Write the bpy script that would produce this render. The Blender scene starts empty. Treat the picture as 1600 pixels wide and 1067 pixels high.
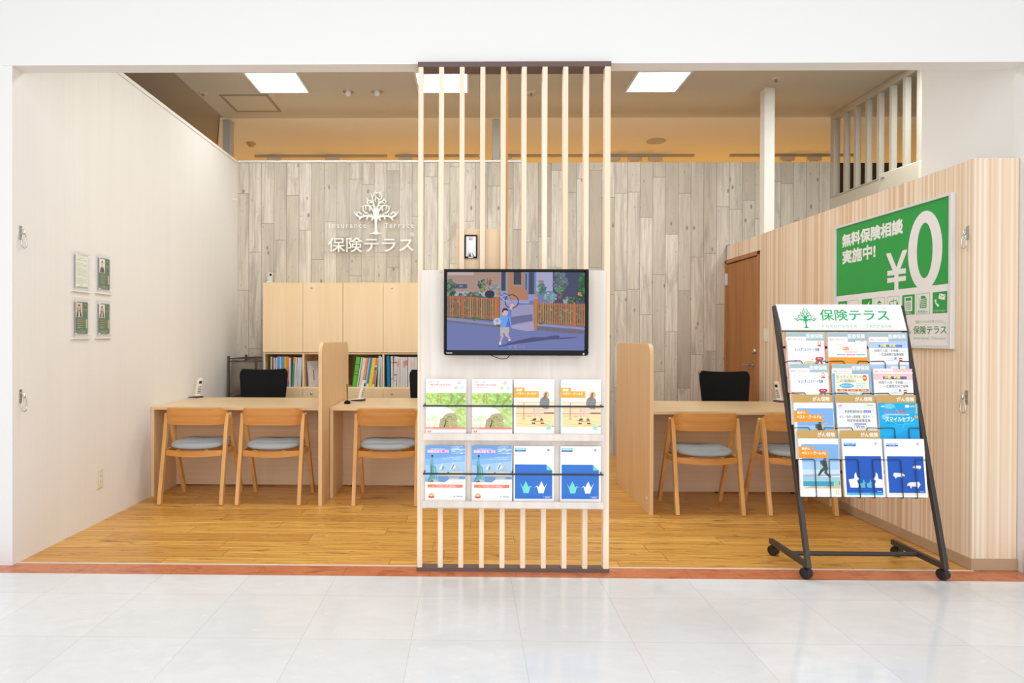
import bpy, math, random
from mathutils import Vector, Matrix
R = math.radians
C = bpy.context.scene.collection
SC = bpy.context.scene
random.seed(7)

# ------------------------------------------------------------------ camera, light, exposure
cam_d = bpy.data.cameras.new('camera'); cam = bpy.data.objects.new('camera', cam_d); C.objects.link(cam)
SC.camera = cam
F_PX, YAW, PITCH, ROLL, CX = 1018.2253, .0158, .0051, -.0029, 716.3357
cam_d.sensor_fit = 'HORIZONTAL'; cam_d.sensor_width = 36.0
cam_d.lens = F_PX / 1600 * 36.0
cam_d.shift_x = (800 - CX) / 1600
cam_d.clip_start = .05; cam_d.clip_end = 60
cam.matrix_world = (Matrix.Translation((0, 0, 1.23)) @ Matrix.Rotation(YAW, 4, 'Z') @ Matrix.Rotation(R(90) - PITCH, 4, 'X')
                    @ Matrix.Rotation(-ROLL, 4, 'Z'))
SC.view_settings.view_transform = 'Standard'; SC.view_settings.look = 'None'
SC.view_settings.gamma = 1; SC.view_settings.use_curve_mapping = False
SC.view_settings.exposure = 0.0

W = bpy.data.worlds.new('world'); SC.world = W; W.use_nodes = True
W.node_tree.nodes['Background'].inputs[0].default_value = (.97, .985, 1, 1)
W.node_tree.nodes['Background'].inputs[1].default_value = .52


def area(name, loc, rot, sx, sy, power, col=(1, 1, 1)):
    d = bpy.data.lights.new(name, 'AREA'); d.shape = 'RECTANGLE'; d.size = sx; d.size_y = sy
    d.energy = power; d.color = col
    o = bpy.data.objects.new(name, d); C.objects.link(o); o.location = loc; o.rotation_euler = rot
    return o


MALL_W, FRONT_FILL_W, PANEL_E, WARM_W, ROW_W = 182, 214, 16.0, 20, 15
area('mall_ceiling_light', (0, -.9, 4.2), (0, 0, 0), 9, 4.2, MALL_W, (.98, .99, 1))
area('front_fill_light', (0, -3.2, 1.75), (R(90), 0, 0), 10, 3.2, FRONT_FILL_W, (.98, .99, 1))   # unseen fill added behind the camera for frontal light
for x, y in ((-1.1, 4.45), (-.247, 4.45), (1.1, 4.45), (3.35, 5.0)):       # the nearer row of ceiling panels, above the header line
    area('ceiling_panel_light', (x, y, 3.55), (0, 0, 0), .44, .44, ROW_W * (2.3 if x > 3 else 1), (.86, .95, 1))
for i, x in enumerate((-3.2, -.9, 1.2, 3.4, 5.6)):                        # warm lights of the shop behind the back wall, plus a fill
    area('far_ceiling_fill', (x, 7.55, 1.3), (R(180), 0, 0), 1.2, .5, WARM_W * .20, (1, .9, .74))  # added upward fill that lightens the near part of the far ceiling
    area('neighbour_shop_light', (x, 9.2, 1.7), (R(180), 0, 0), 1.4, 1.0, WARM_W, (1, .50, .07))


# ------------------------------------------------------------------ colour and material helpers
def lin(c):
    if isinstance(c, str):
        c = c.lstrip('#'); c = [int(c[i:i + 2], 16) / 255 for i in (0, 2, 4)]
    else:
        c = [v / 255 for v in c]
    return tuple(v / 12.92 if v <= .04045 else ((v + .055) / 1.055) ** 2.4 for v in c) + (1.0,)


def mat(name, col, rough=.5, metal=0., spec=.5, **kw):
    m = bpy.data.materials.new(name); m.use_nodes = True
    b = m.node_tree.nodes['Principled BSDF']
    b.inputs['Base Color'].default_value = lin(col); b.inputs['Roughness'].default_value = rough
    b.inputs['Metallic'].default_value = metal; b.inputs['Specular IOR Level'].default_value = spec
    for k, v in kw.items():
        b.inputs[k.replace('_', ' ')].default_value = v
    return m


class N:
    """short-hand for building a node tree"""
    def __init__(s, name, rough=.5, spec=.5):
        s.m = bpy.data.materials.new(name); s.m.use_nodes = True; s.t = s.m.node_tree
        s.b = s.t.nodes['Principled BSDF']; s.b.inputs['Roughness'].default_value = rough
        s.b.inputs['Specular IOR Level'].default_value = spec

    def put(s, sock, v):
        if isinstance(v, bpy.types.NodeSocket): s.t.links.new(v, sock)
        elif isinstance(v, (tuple, list)) and sock.type == 'RGBA' and len(v) == 3: sock.default_value = lin(v)
        else: sock.default_value = v

    def math(s, op, a, b=0., c=0.):
        n = s.t.nodes.new('ShaderNodeMath'); n.operation = op
        s.put(n.inputs[0], a); s.put(n.inputs[1], b); s.put(n.inputs[2], c); return n.outputs[0]

    def pos(s, obj=False):
        if obj: v = s.t.nodes.new('ShaderNodeTexCoord').outputs['Object']
        else: v = s.t.nodes.new('ShaderNodeNewGeometry').outputs['Position']
        n = s.t.nodes.new('ShaderNodeSeparateXYZ'); s.t.links.new(v, n.inputs[0]); return n.outputs[0], n.outputs[1], n.outputs[2]

    def vec(s, x, y, z=0.):
        n = s.t.nodes.new('ShaderNodeCombineXYZ'); s.put(n.inputs[0], x); s.put(n.inputs[1], y); s.put(n.inputs[2], z); return n.outputs[0]

    def white(s, v):
        n = s.t.nodes.new('ShaderNodeTexWhiteNoise'); n.noise_dimensions = '3D'; s.t.links.new(v, n.inputs['Vector']); return n.outputs['Value']

    def noise(s, v, scale=1., detail=3., rough=.55, dist=0.):
        n = s.t.nodes.new('ShaderNodeTexNoise'); s.t.links.new(v, n.inputs['Vector']); n.inputs['Scale'].default_value = scale
        n.inputs['Detail'].default_value = detail; n.inputs['Roughness'].default_value = rough; n.inputs['Distortion'].default_value = dist
        return n.outputs['Fac']

    def voro(s, v, scale=1.):
        n = s.t.nodes.new('ShaderNodeTexVoronoi'); s.t.links.new(v, n.inputs['Vector']); n.inputs['Scale'].default_value = scale
        return n.outputs['Distance']

    def ramp(s, f, stops):
        n = s.t.nodes.new('ShaderNodeValToRGB'); s.put(n.inputs[0], f); e = n.color_ramp.elements
        while len(e) < len(stops): e.new(.5)
        for i, (p, c) in enumerate(stops):
            e[i].position = p; e[i].color = lin(c) if isinstance(c, (tuple, str)) else (c, c, c, 1)
        return n.outputs[0]

    def mix(s, f, a, b, mode='MIX'):
        n = s.t.nodes.new('ShaderNodeMix'); n.data_type = 'RGBA'; n.blend_type = mode
        s.put(n.inputs[0], f); s.put(n.inputs[6], a); s.put(n.inputs[7], b); return n.outputs[2]

    def out(s, c, rough=None, bump=None, bs=.2):
        s.put(s.b.inputs['Base Color'], c)
        if rough is not None: s.put(s.b.inputs['Roughness'], rough)
        if bump is not None:
            n = s.t.nodes.new('ShaderNodeBump'); n.inputs['Strength'].default_value = bs; n.inputs['Distance'].default_value = .002
            s.t.links.new(bump, n.inputs['Height']); s.t.links.new(n.outputs[0], s.b.inputs['Normal'])
        return s.m


def wood(name, light, dark, axis='z', across=60., along=1.6, rough=.45, fine=.35, spec=.4):
    """straight-grained timber or melamine; the grain runs along one local axis"""
    n = N(name, rough, spec); x, y, z = n.pos(True)
    k = {'x': (along, across, across), 'y': (across, along, across), 'z': (across, across, along)}[axis]
    v = n.vec(n.math('MULTIPLY', x, k[0]), n.math('MULTIPLY', y, k[1]), n.math('MULTIPLY', z, k[2]))
    a = n.noise(v, 1., 3., .6, .4)
    w = n.vec(n.math('MULTIPLY', x, k[0] * .22), n.math('MULTIPLY', y, k[1] * .22), n.math('MULTIPLY', z, k[2] * .6))
    b = n.noise(w, 1., 2., .5, 1.2)
    f = n.math('ADD', n.math('MULTIPLY', a, fine), n.math('MULTIPLY', b, 1 - fine))
    return n.out(n.ramp(f, [(.30, dark), (.68, light)]))


def m_wallplanks():
    n = N('whitewashed_plank_wallpaper', .7, .25); x, y, z = n.pos()
    u = n.math('DIVIDE', n.math('ADD', x, 2.464), .133); ci = n.math('FLOOR', u); fu = n.math('FRACT', u)
    r = n.white(n.vec(ci, 3.7, .5))
    v = n.math('ADD', n.math('DIVIDE', z, 1.02), n.math('MULTIPLY', r, 9.3)); ri = n.math('FLOOR', v); fv = n.math('FRACT', v)
    tone = n.white(n.vec(ci, ri, 2.2))
    base = n.ramp(tone, [(0., (190, 178, 160)), (.22, (211, 200, 183)), (.45, (225, 215, 199)), (.75, (232, 223, 209)), (1., (202, 191, 174))])
    off = n.math('MULTIPLY', tone, 40.)
    g = n.noise(n.vec(n.math('ADD', n.math('MULTIPLY', x, 55.), off), off, n.math('MULTIPLY', z, 2.2)), 1., 5., .62, .5)
    c = n.mix(n.ramp(g, [(.38, 0.), (.66, .8)]), base, (194, 181, 164))
    g2 = n.noise(n.vec(n.math('ADD', n.math('MULTIPLY', x, 9.), off), off, n.math('MULTIPLY', z, 1.3)), 1., 4., .6, 1.)
    c = n.mix(n.ramp(g2, [(.50, 0.), (.70, .75)]), c, (176, 165, 152))
    k = n.voro(n.vec(n.math('ADD', n.math('MULTIPLY', x, 9.), off), 0., n.math('MULTIPLY', z, 4.2)), 1.)
    c = n.mix(n.ramp(k, [(.06, .75), (.13, 0.)]), c, (120, 108, 98))
    k2 = n.voro(n.vec(n.math('ADD', n.math('MULTIPLY', x, 24.), off), 4., n.math('MULTIPLY', z, 10.)), 1.)
    c = n.mix(n.ramp(k2, [(.07, .5), (.13, 0.)]), c, (128, 116, 104))
    e = n.math('MINIMUM', fu, n.math('SUBTRACT', 1., fu)); ev = n.math('MULTIPLY', n.math('MINIMUM', fv, n.math('SUBTRACT', 1., fv)), 7.7)
    s = n.math('MINIMUM', e, ev)
    c = n.mix(n.ramp(s, [(.008, .8), (.03, 0.)]), c, (132, 118, 104))
    return n.out(c)


def m_woodfloor():
    n = N('honey_plank_floor', .3, .45); x, y, z = n.pos()
    u = n.math('DIVIDE', y, .145); ci = n.math('FLOOR', u); fu = n.math('FRACT', u)
    r = n.white(n.vec(ci, 1.7, .5))
    v = n.math('ADD', n.math('DIVIDE', x, 1.25), n.math('MULTIPLY', r, 7.1)); ri = n.math('FLOOR', v); fv = n.math('FRACT', v)
    tone = n.white(n.vec(ci, ri, 2.2)); off = n.math('MULTIPLY', tone, 40.)
    base = n.ramp(tone, [(0., (220, 164, 76)), (.5, (238, 184, 92)), (1., (212, 154, 70))])
    g = n.noise(n.vec(n.math('MULTIPLY', x, 2.), n.math('ADD', n.math('MULTIPLY', y, 60.), off), off), 1., 5., .6, .8)
    c = n.mix(n.ramp(g, [(.42, 0.), (.66, .9)]), base, (186, 122, 50))
    g2 = n.noise(n.vec(n.math('MULTIPLY', x, 4.5), n.math('ADD', n.math('MULTIPLY', y, 26.), off), off), 1., 5., .62, 1.2)
    c = n.mix(n.ramp(g2, [(.56, 0.), (.70, .85)]), c, (126, 74, 30))
    e = n.math('MULTIPLY', n.math('MINIMUM', fu, n.math('SUBTRACT', 1., fu)), .145)
    ev = n.math('MULTIPLY', n.math('MINIMUM', fv, n.math('SUBTRACT', 1., fv)), 1.25)
    c = n.mix(n.ramp(n.math('MINIMUM', e, ev), [(.0006, .7), (.0022, 0.)]), c, (120, 72, 30))
    return n.out(c, n.math('ADD', n.math('MULTIPLY', g, .15), .24))


def m_malltile():
    n = N('pale_marbled_tile', .16, .5); x, y, z = n.pos()
    u = n.math('DIVIDE', n.math('SUBTRACT', x, .2196), .45); v = n.math('DIVIDE', n.math('SUBTRACT', y, 2.646), .45)
    fu = n.math('FRACT', u); fv = n.math('FRACT', v); tone = n.white(n.vec(n.math('FLOOR', u), n.math('FLOOR', v), 1.5))
    off = n.math('MULTIPLY', tone, 30.)
    base = n.ramp(tone, [(0., (228, 227, 227)), (1., (234, 233, 233))])
    a = n.noise(n.vec(n.math('ADD', n.math('MULTIPLY', x, 5.), off), n.math('MULTIPLY', y, 9.), off), 1., 5., .6, 1.2)
    c = n.mix(n.ramp(a, [(.38, .45), (.62, 0.)]), base, (222, 219, 217))
    b = n.noise(n.vec(n.math('ADD', n.math('MULTIPLY', x, 18.), off), n.math('MULTIPLY', y, 40.), off), 1., 4., .6, .6)
    c = n.mix(n.ramp(b, [(.60, 0.), (.72, .4)]), c, (246, 245, 244))
    e = n.math('MINIMUM', n.math('MINIMUM', fu, n.math('SUBTRACT', 1., fu)), n.math('MINIMUM', fv, n.math('SUBTRACT', 1., fv)))
    c = n.mix(n.ramp(e, [(.0012, .55), (.0035, 0.)]), c, (160, 156, 152))
    return n.out(c, n.math('ADD', n.math('MULTIPLY', a, .08), .06))


def m_orange():
    n = N('red_orange_stone_strip', .2, .5); x, y, z = n.pos()
    a = n.noise(n.vec(n.math('MULTIPLY', x, 6.), n.math('MULTIPLY', y, 16.), 0.), 1., 4., .6, .8)
    c = n.ramp(a, [(.3, (196, 110, 72)), (.5, (206, 126, 86)), (.7, (176, 88, 54))])
    f = n.math('FRACT', n.math('DIVIDE', n.math('ADD', x, .2), .45))
    e = n.math('MINIMUM', f, n.math('SUBTRACT', 1., f))
    return n.out(n.mix(n.ramp(e, [(.002, .4), (.006, 0.)]), c, (130, 60, 36)))


def m_stripes():
    n = N('vertical_stripe_wood_panel', .5, .3); x, y, z = n.pos()
    d = n.math('ADD', x, y)
    a = n.white(n.vec(n.math('FLOOR', n.math('DIVIDE', d, .013)), 1.3, .4))
    b = n.white(n.vec(n.math('FLOOR', n.math('DIVIDE', d, .034)), 5.1, .9))
    g = n.noise(n.vec(n.math('MULTIPLY', d, 170.), 0., n.math('MULTIPLY', z, 1.1)), 1., 4., .6, .3)
    f = n.math('ADD', n.math('ADD', n.math('MULTIPLY', a, .42), n.math('MULTIPLY', b, .28)), n.math('MULTIPLY', g, .30))
    return n.out(n.ramp(f, [(.15, (212, 176, 140)), (.42, (228, 198, 166)), (.62, (238, 216, 190)), (.88, (246, 234, 218))]))


def m_cream():
    n = N('cream_grained_panel', .6, .3); x, y, z = n.pos()
    g = n.noise(n.vec(n.math('MULTIPLY', x, 90.), n.math('MULTIPLY', y, 90.), n.math('MULTIPLY', z, .8)), 1., 4., .6, .2)
    g2 = n.noise(n.vec(n.math('MULTIPLY', x, 8.), n.math('MULTIPLY', y, 8.), n.math('MULTIPLY', z, .3)), 1., 3., .6, .2)
    f = n.math('ADD', n.math('MULTIPLY', g, .6), n.math('MULTIPLY', g2, .4))
    return n.out(n.ramp(f, [(.3, (238, 233, 226)), (.7, (243, 239, 233))]))


def m_fabric(name, a, b, scale=900.):
    n = N(name, .9, .1); x, y, z = n.pos(True)
    g = n.noise(n.vec(n.math('MULTIPLY', x, scale), n.math('MULTIPLY', y, scale * .4), n.math('MULTIPLY', z, scale)), 1., 2., .6)
    return n.out(n.ramp(g, [(.3, a), (.7, b)]), bump=g, bs=.15)


def m_print(name, emit=0.):
    """printed paper (or the lit screen): flat inks stored per face"""
    m = bpy.data.materials.new(name); m.use_nodes = True; t = m.node_tree; b = t.nodes['Principled BSDF']
    a = t.nodes.new('ShaderNodeVertexColor'); a.layer_name = 'ink'
    if emit:
        b.inputs['Base Color'].default_value = (.008, .008, .008, 1); b.inputs['Roughness'].default_value = .2; b.inputs['Specular IOR Level'].default_value = .12
        t.links.new(a.outputs[0], b.inputs['Emission Color']); b.inputs['Emission Strength'].default_value = emit
    else:
        t.links.new(a.outputs[0], b.inputs['Base Color']); b.inputs['Roughness'].default_value = .45; b.inputs['Specular IOR Level'].default_value = .3
    return m


def m_glow(name, s, col=(1, 1, 1)):
    m = bpy.data.materials.new(name); m.use_nodes = True; b = m.node_tree.nodes['Principled BSDF']
    b.inputs['Base Color'].default_value = (.9, .9, .9, 1)
    b.inputs['Emission Color'].default_value = col + (1,); b.inputs['Emission Strength'].default_value = s
    return m


M = {
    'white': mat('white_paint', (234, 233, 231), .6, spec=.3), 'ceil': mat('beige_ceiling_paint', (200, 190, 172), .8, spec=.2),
    'ceil_far': mat('pale_ceiling_paint', (236, 227, 212), .8, spec=.2), 'ceil_side': mat('tan_ceiling', (176, 160, 138), .8, spec=.2),
    'planks': m_wallplanks(), 'wood_floor': m_woodfloor(), 'tile': m_malltile(), 'orange': m_orange(), 'stripes': m_stripes(), 'cream': m_cream(),
    'steel_strip': mat('brushed_strip', (226, 222, 214), .4, .1), 'beige': mat('beige_paint', (214, 204, 184), .6, spec=.3),
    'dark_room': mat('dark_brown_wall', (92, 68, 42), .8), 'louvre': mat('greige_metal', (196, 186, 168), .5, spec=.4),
    'rim': mat('grey_brown_metal', (150, 138, 120), .5), 'grey_post': mat('grey_paint', (188, 186, 180), .6), 'pillar': mat('off_white_paint', (232, 226, 216), .6, spec=.3),
    'base_tan': mat('tan_vinyl', (184, 156, 126), .5), 'base_grey': mat('grey_brown_vinyl', (140, 122, 108), .5),
    'door': wood('reddish_brown_door_veneer', (180, 122, 66), (156, 98, 48), 'z', 40, 1.2, .45), 'door_frame': wood('brown_frame_veneer', (186, 128, 78), (160, 104, 60), 'z', 40, 1.2, .45),
    'slat': wood('pale_pine', (252, 232, 208), (240, 212, 182), 'z', 50, 1.0, .55, .4), 'slat_dark': wood('amber_pine_edge', (222, 160, 92), (200, 134, 70), 'z', 50, 1., .5),
    'rail': mat('dark_brown_rail', (104, 84, 78), .6), 'panel': wood('whitewashed_oak', (238, 229, 221), (219, 207, 195), 'z', 40, 1.3, .5, .3),
    'ply': wood('light_plywood', (234, 212, 180), (222, 196, 160), 'z', 24, 1., .5), 'beech': wood('light_beech_melamine', (234, 204, 160), (225, 191, 145), 'x', 50, 1.4, .33, .4, .5),
    'beech_v': wood('beech_melamine_upright', (238, 206, 164), (228, 192, 146), 'z', 50, 1.2, .4, .4), 'beech_pink': wood('pinkish_beech_melamine', (232, 204, 172), (222, 190, 156), 'x', 40, 1.2, .45, .4),
    'part_wood': wood('partition_beech', (236, 200, 152), (223, 182, 132), 'z', 50, 1.2, .4, .4),
    'cab': wood('cabinet_beech', (244, 216, 174), (238, 206, 160), 'z', 40, 1., .4, .4), 'cab_in': wood('cabinet_inside', (214, 172, 122), (200, 156, 106), 'z', 40, 1., .5),
    'oak': wood('honey_oak', (228, 178, 112), (208, 150, 84), 'z', 45, 2., .4, .4), 'oak_x': wood('honey_oak_bent', (216, 156, 84), (196, 128, 58), 'x', 45, 2.4, .38, .4),
    'seat': m_fabric('grey_seat_fabric', (148, 151, 153), (178, 181, 183)), 'black_mesh': m_fabric('black_mesh_fabric', (22, 22, 22), (36, 36, 36)),
    'taupe': m_fabric('taupe_cushion_fabric', (128, 114, 104), (150, 136, 124)), 'black': mat('black_plastic', (26, 26, 27), .35), 'gloss_black': mat('glossy_black', (10, 10, 11), .1, spec=.12),
    'black_metal': mat('charcoal_metal', (58, 58, 60), .38, .3), 'rack': mat('charcoal_powder_coat', (64, 60, 58), .4, .2), 'wire': mat('dark_wire', (62, 56, 52), .35, .4),
    'bronze': mat('bronze_wire_rack', (80, 66, 58), .4, .4), 'chrome': mat('chrome', (215, 215, 215), .15, 1.), 'satin': mat('satin_steel', (190, 188, 184), .35, 1.),
    'alu': mat('white_aluminium', (226, 226, 226), .4, .2), 'paper': mat('white_paper', (246, 246, 246), .6, spec=.2), 'plastic': mat('white_plastic', (238, 236, 230), .4),
    'cream_plastic': mat('cream_plastic', (232, 224, 196), .45), 'grey_plastic': mat('light_grey_plastic', (218, 218, 210), .5), 'plum': mat('plum_brown_plastic', (104, 70, 70), .4),
    'brown_plastic': mat('dark_brown_plastic', (62, 50, 46), .4), 'blue_cable': mat('blue_grey_cable', (140, 156, 186), .5), 'green': mat('green_plastic', (24, 132, 84), .4),
    'letters': mat('white_acrylic_letters', (244, 241, 234), .45), 'print': m_print('printed_ink'), 'screen': m_print('lit_screen', .88), 'glow': m_glow('lit_panel', PANEL_E, (.86, .95, 1)),
    'lamp_glow': m_glow('lit_lamp', 2.5, (1, .95, .86)), 'dark_hole': mat('dark_recess', (30, 28, 26), .8), 'smoke': mat('yellowed_plastic', (206, 180, 120), .5),
}
acr = mat('clear_acrylic', (250, 250, 250), .05, spec=.5, Alpha=.05); M['acrylic'] = acr


# ------------------------------------------------------------------ mesh builder
TEXT = {}


def text_mesh(s, bold=0., depth=0.):
    key = (s, bold, depth)
    if key not in TEXT:
        c = bpy.data.curves.new('t', 'FONT'); c.body = s; c.size = 1; c.offset = bold; c.extrude = depth; c.resolution_u = 3
        o = bpy.data.objects.new('t', c); C.objects.link(o)
        me = bpy.data.meshes.new_from_object(o.evaluated_get(bpy.context.evaluated_depsgraph_get()))
        v = [tuple(p.co) for p in me.vertices]; f = [tuple(p.vertices) for p in me.polygons]
        bpy.data.objects.remove(o); bpy.data.curves.remove(c); bpy.data.meshes.remove(me)
        xs = [p[0] for p in v]; ys = [p[1] for p in v]
        TEXT[key] = (v, f, min(xs), max(xs), min(ys), max(ys))
    return TEXT[key]


def circle(x, y, r, n=20, ry=None, a0=0., a1=360.):
    ry = r if ry is None else ry
    full = abs(a1 - a0) >= 360
    return [(x + r * math.cos(R(a0 + (a1 - a0) * i / (n if full else n - 1))), y + ry * math.sin(R(a0 + (a1 - a0) * i / (n if full else n - 1)))) for i in range(n)]


class MB:
    def __init__(s, m='white', mx=None):
        s.V, s.F, s.I, s.K, s.S = [], [], [], [], []
        s.mats = []; s.use(m); s.ink = (1, 1, 1, 1); s.M = mx or Matrix()
        s.pm = None; s.ly = 0.; s.eps = 2e-5

    def use(s, m):
        if m not in s.mats: s.mats.append(m)
        s.slot = s.mats.index(m); return s

    def add(s, vs, fs, smooth=False):
        b = len(s.V); s.V += [tuple(s.M @ Vector(v)) for v in vs]
        for f in fs:
            s.F.append(tuple(b + i for i in f)); s.I.append(s.slot); s.K.append(s.ink); s.S.append(smooth)
        return s

    def box(s, x0, y0, z0, x1, y1, z1):
        x0, x1 = sorted((x0, x1)); y0, y1 = sorted((y0, y1)); z0, z1 = sorted((z0, z1))
        v = [(x, y, z) for z in (z0, z1) for y in (y0, y1) for x in (x0, x1)]
        return s.add(v, [(0, 2, 3, 1), (4, 5, 7, 6), (0, 1, 5, 4), (2, 6, 7, 3), (0, 4, 6, 2), (1, 3, 7, 5)])

    def prism(s, pts, axis, a, b):
        """polygon (counter-clockwise in the plane) extruded along axis from a to b"""
        k = {'x': lambda p, t: (t, p[0], p[1]), 'y': lambda p, t: (p[0], t, p[1]), 'z': lambda p, t: (p[0], p[1], t)}[axis]
        n = len(pts); v = [k(p, a) for p in pts] + [k(p, b) for p in pts]
        return s.add(v, [tuple(range(n)), tuple(range(2 * n - 1, n - 1, -1))] + [(i, i + n, (i + 1) % n + n, (i + 1) % n) for i in range(n)])

    def bar(s, p, q, w, h, up=(0, 0, 1)):
        """square bar from p to q; w across, h along 'up'"""
        p, q = Vector(p), Vector(q); d = (q - p).normalized(); x = d.cross(Vector(up)).normalized(); y = x.cross(d)
        v = [e + x * (sx * w / 2) + y * (sy * h / 2) for e in (p, q) for sx, sy in ((-1, -1), (1, -1), (1, 1), (-1, 1))]
        return s.add(v, [(3, 2, 1, 0), (4, 5, 6, 7)] + [(i, (i + 1) % 4, (i + 1) % 4 + 4, i + 4) for i in range(4)])

    def tube(s, pts, r, n=8, closed=False):
        pts = [Vector(p) for p in pts]; k = len(pts); vs = []; up = None
        for i, p in enumerate(pts):
            a = pts[i - 1] if (i or closed) else p; b = pts[(i + 1) % k] if (i < k - 1 or closed) else p
            d = (b - a).normalized()
            if up is None: up = Vector((0, 0, 1)) if abs(d.z) < .9 else Vector((1, 0, 0))
            x = d.cross(up).normalized(); y = x.cross(d).normalized(); up = y
            rr = r[i] if isinstance(r, (list, tuple)) else r
            vs += [p + x * (rr * math.cos(2 * math.pi * j / n)) + y * (rr * math.sin(2 * math.pi * j / n)) for j in range(n)]
        fs = []
        for i in range(k if closed else k - 1):
            for j in range(n):
                fs.append((i * n + j, i * n + (j + 1) % n, ((i + 1) % k) * n + (j + 1) % n, ((i + 1) % k) * n + j))
        s.add(vs, fs, True)
        if not closed: s.add(vs[:n], [tuple(range(n - 1, -1, -1))]); s.add(vs[-n:], [tuple(range(n))])
        return s

    def lathe(s, prof, n=20, c=(0, 0, 0), axis='z'):
        k = {'z': lambda r, t, h: (c[0] + r * math.cos(t), c[1] + r * math.sin(t), c[2] + h),
             'y': lambda r, t, h: (c[0] + r * math.cos(t), c[1] + h, c[2] + r * math.sin(t)),
             'x': lambda r, t, h: (c[0] + h, c[1] + r * math.cos(t), c[2] + r * math.sin(t))}[axis]
        vs = [k(r, 2 * math.pi * j / n, h) for r, h in prof for j in range(n)]
        fs = [(i * n + j, i * n + (j + 1) % n, (i + 1) * n + (j + 1) % n, (i + 1) * n + j) for i in range(len(prof) - 1) for j in range(n)]
        s.add(vs, fs, True)
        s.add(vs[:n], [tuple(range(n - 1, -1, -1))]); s.add(vs[-n:], [tuple(range(n))]); return s

    def grid(s, fn, nu, nv, smooth=True, flip=False, wrap=False):
        vs = [fn(i / nu, j / nv) for j in range(nv + 1) for i in range(nu + 1)]
        fs = [(j * (nu + 1) + i, j * (nu + 1) + i + 1, (j + 1) * (nu + 1) + i + 1, (j + 1) * (nu + 1) + i) for j in range(nv) for i in range(nu)]
        if flip: fs = [f[::-1] for f in fs]
        return s.add(vs, fs, smooth)

    # flat printing on a plane facing local -y; s.pm maps drawing units to local (x, z)
    def sheet(s, pm, y=0.):
        s.pm = pm; s.ly = y; return s.use('print')

    def _flat(s, pts):
        s.ly -= s.eps
        q = [s.pm(*p) for p in pts]
        if sum(q[i][0] * q[(i + 1) % len(q)][1] - q[(i + 1) % len(q)][0] * q[i][1] for i in range(len(q))) < 0: q = q[::-1]
        s.add([(x, s.ly, z) for x, z in q], [tuple(range(len(q)))])

    def poly(s, pts, c):
        s.ink = lin(c); s._flat(pts); return s

    def rect(s, x0, y0, x1, y1, c): return s.poly([(x0, y0), (x1, y0), (x1, y1), (x0, y1)], c)

    def disc(s, x, y, r, c, ry=None): return s.poly(circle(x, y, r, 18, ry), c)

    def ring(s, x, y, r, w, c, ry=None):
        o = circle(x, y, r, 24, ry) + [circle(x, y, r, 24, ry)[0]]; return s.line(o, w, c)

    def line(s, pts, w, c):
        s.ink = lin(c); s.ly -= s.eps; n = len(pts)
        ws = w if isinstance(w, (list, tuple)) else [w] * n
        L = []; Rr = []
        for i in range(n):
            a = pts[max(0, i - 1)]; b = pts[min(n - 1, i + 1)]; dx, dy = b[0] - a[0], b[1] - a[1]; l = math.hypot(dx, dy) or 1
            nx, ny = -dy / l * ws[i] / 2, dx / l * ws[i] / 2
            L.append(s.pm(pts[i][0] + nx, pts[i][1] + ny)); Rr.append(s.pm(pts[i][0] - nx, pts[i][1] - ny))
        for i in range(n - 1):
            q = [L[i], Rr[i], Rr[i + 1], L[i + 1]]
            if sum(q[k][0] * q[(k + 1) % 4][1] - q[(k + 1) % 4][0] * q[k][1] for k in range(4)) < 0: q = q[::-1]
            s.add([(x, s.ly, z) for x, z in q], [(0, 1, 2, 3)])
        return s

    def text(s, t, x0, y0, x1, y1, c, bold=.0):
        """the words t fitted in the drawing-unit box (x0,y0)-(x1,y1); y0 is the baseline side"""
        s.ink = lin(c); v, f, a, b, d, e = text_mesh(t)
        k = bold * abs(y1 - y0) * .55; r = math.copysign(1, y1 - y0) * k
        for dx, dy in ([(0, 0)] if k == 0 else [(-k, -r), (k, -r), (-k, r), (k, r), (0, 0)]):
            s.ly -= s.eps * .2
            q = [s.pm(x0 + dx + k + (p[0] - a) / (b - a) * (x1 - x0 - 2 * k), y0 + dy + r + (p[1] - d) / (e - d) * (y1 - y0 - 2 * r)) for p in v]
            s.add([(x, s.ly, z) for x, z in q], f)
        s.ly -= s.eps; return s

    def relief(s, t, x0, z0, x1, z1, y, depth, bold=0.):
        """raised lettering on a wall facing -y, front face at y"""
        v, f, a, b, d, e = text_mesh(t, 0., .05); k = bold * (z1 - z0) * .55
        for i, (dx, dz) in enumerate([(0, 0)] if k == 0 else [(-k, -k), (k, -k), (-k, k), (k, k), (0, 0)]):
            yy = y - i * 2e-5
            s.add([(x0 + dx + (p[0] - a) / (b - a) * (x1 - x0), yy + (.05 - p[2]) / .1 * depth, z0 + dz + (p[1] - d) / (e - d) * (z1 - z0)) for p in v], f)
        return s

    def build(s, name, parent=None, bevel=0., seg=2, smooth=False, loc=None, rz=0., sub=0):
        me = bpy.data.meshes.new(name); me.from_pydata(s.V, [], s.F)
        for m in s.mats: me.materials.append(M[m])
        me.polygons.foreach_set('material_index', s.I); me.polygons.foreach_set('use_smooth', [smooth or k for k in s.S])
        if 'print' in s.mats or 'screen' in s.mats:
            a = me.color_attributes.new('ink', 'FLOAT_COLOR', 'CORNER'); buf = []
            for p in me.polygons: buf += list(s.K[p.index]) * p.loop_total
            a.data.foreach_set('color', buf)
        me.update()
        o = bpy.data.objects.new(name, me); C.objects.link(o)
        if parent: o.parent = parent
        if loc: o.location = loc
        o.rotation_euler.z = rz
        if bevel:
            b = o.modifiers.new('bevel', 'BEVEL'); b.width = bevel; b.segments = seg; b.limit_method = 'ANGLE'; b.angle_limit = R(40)
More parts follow.
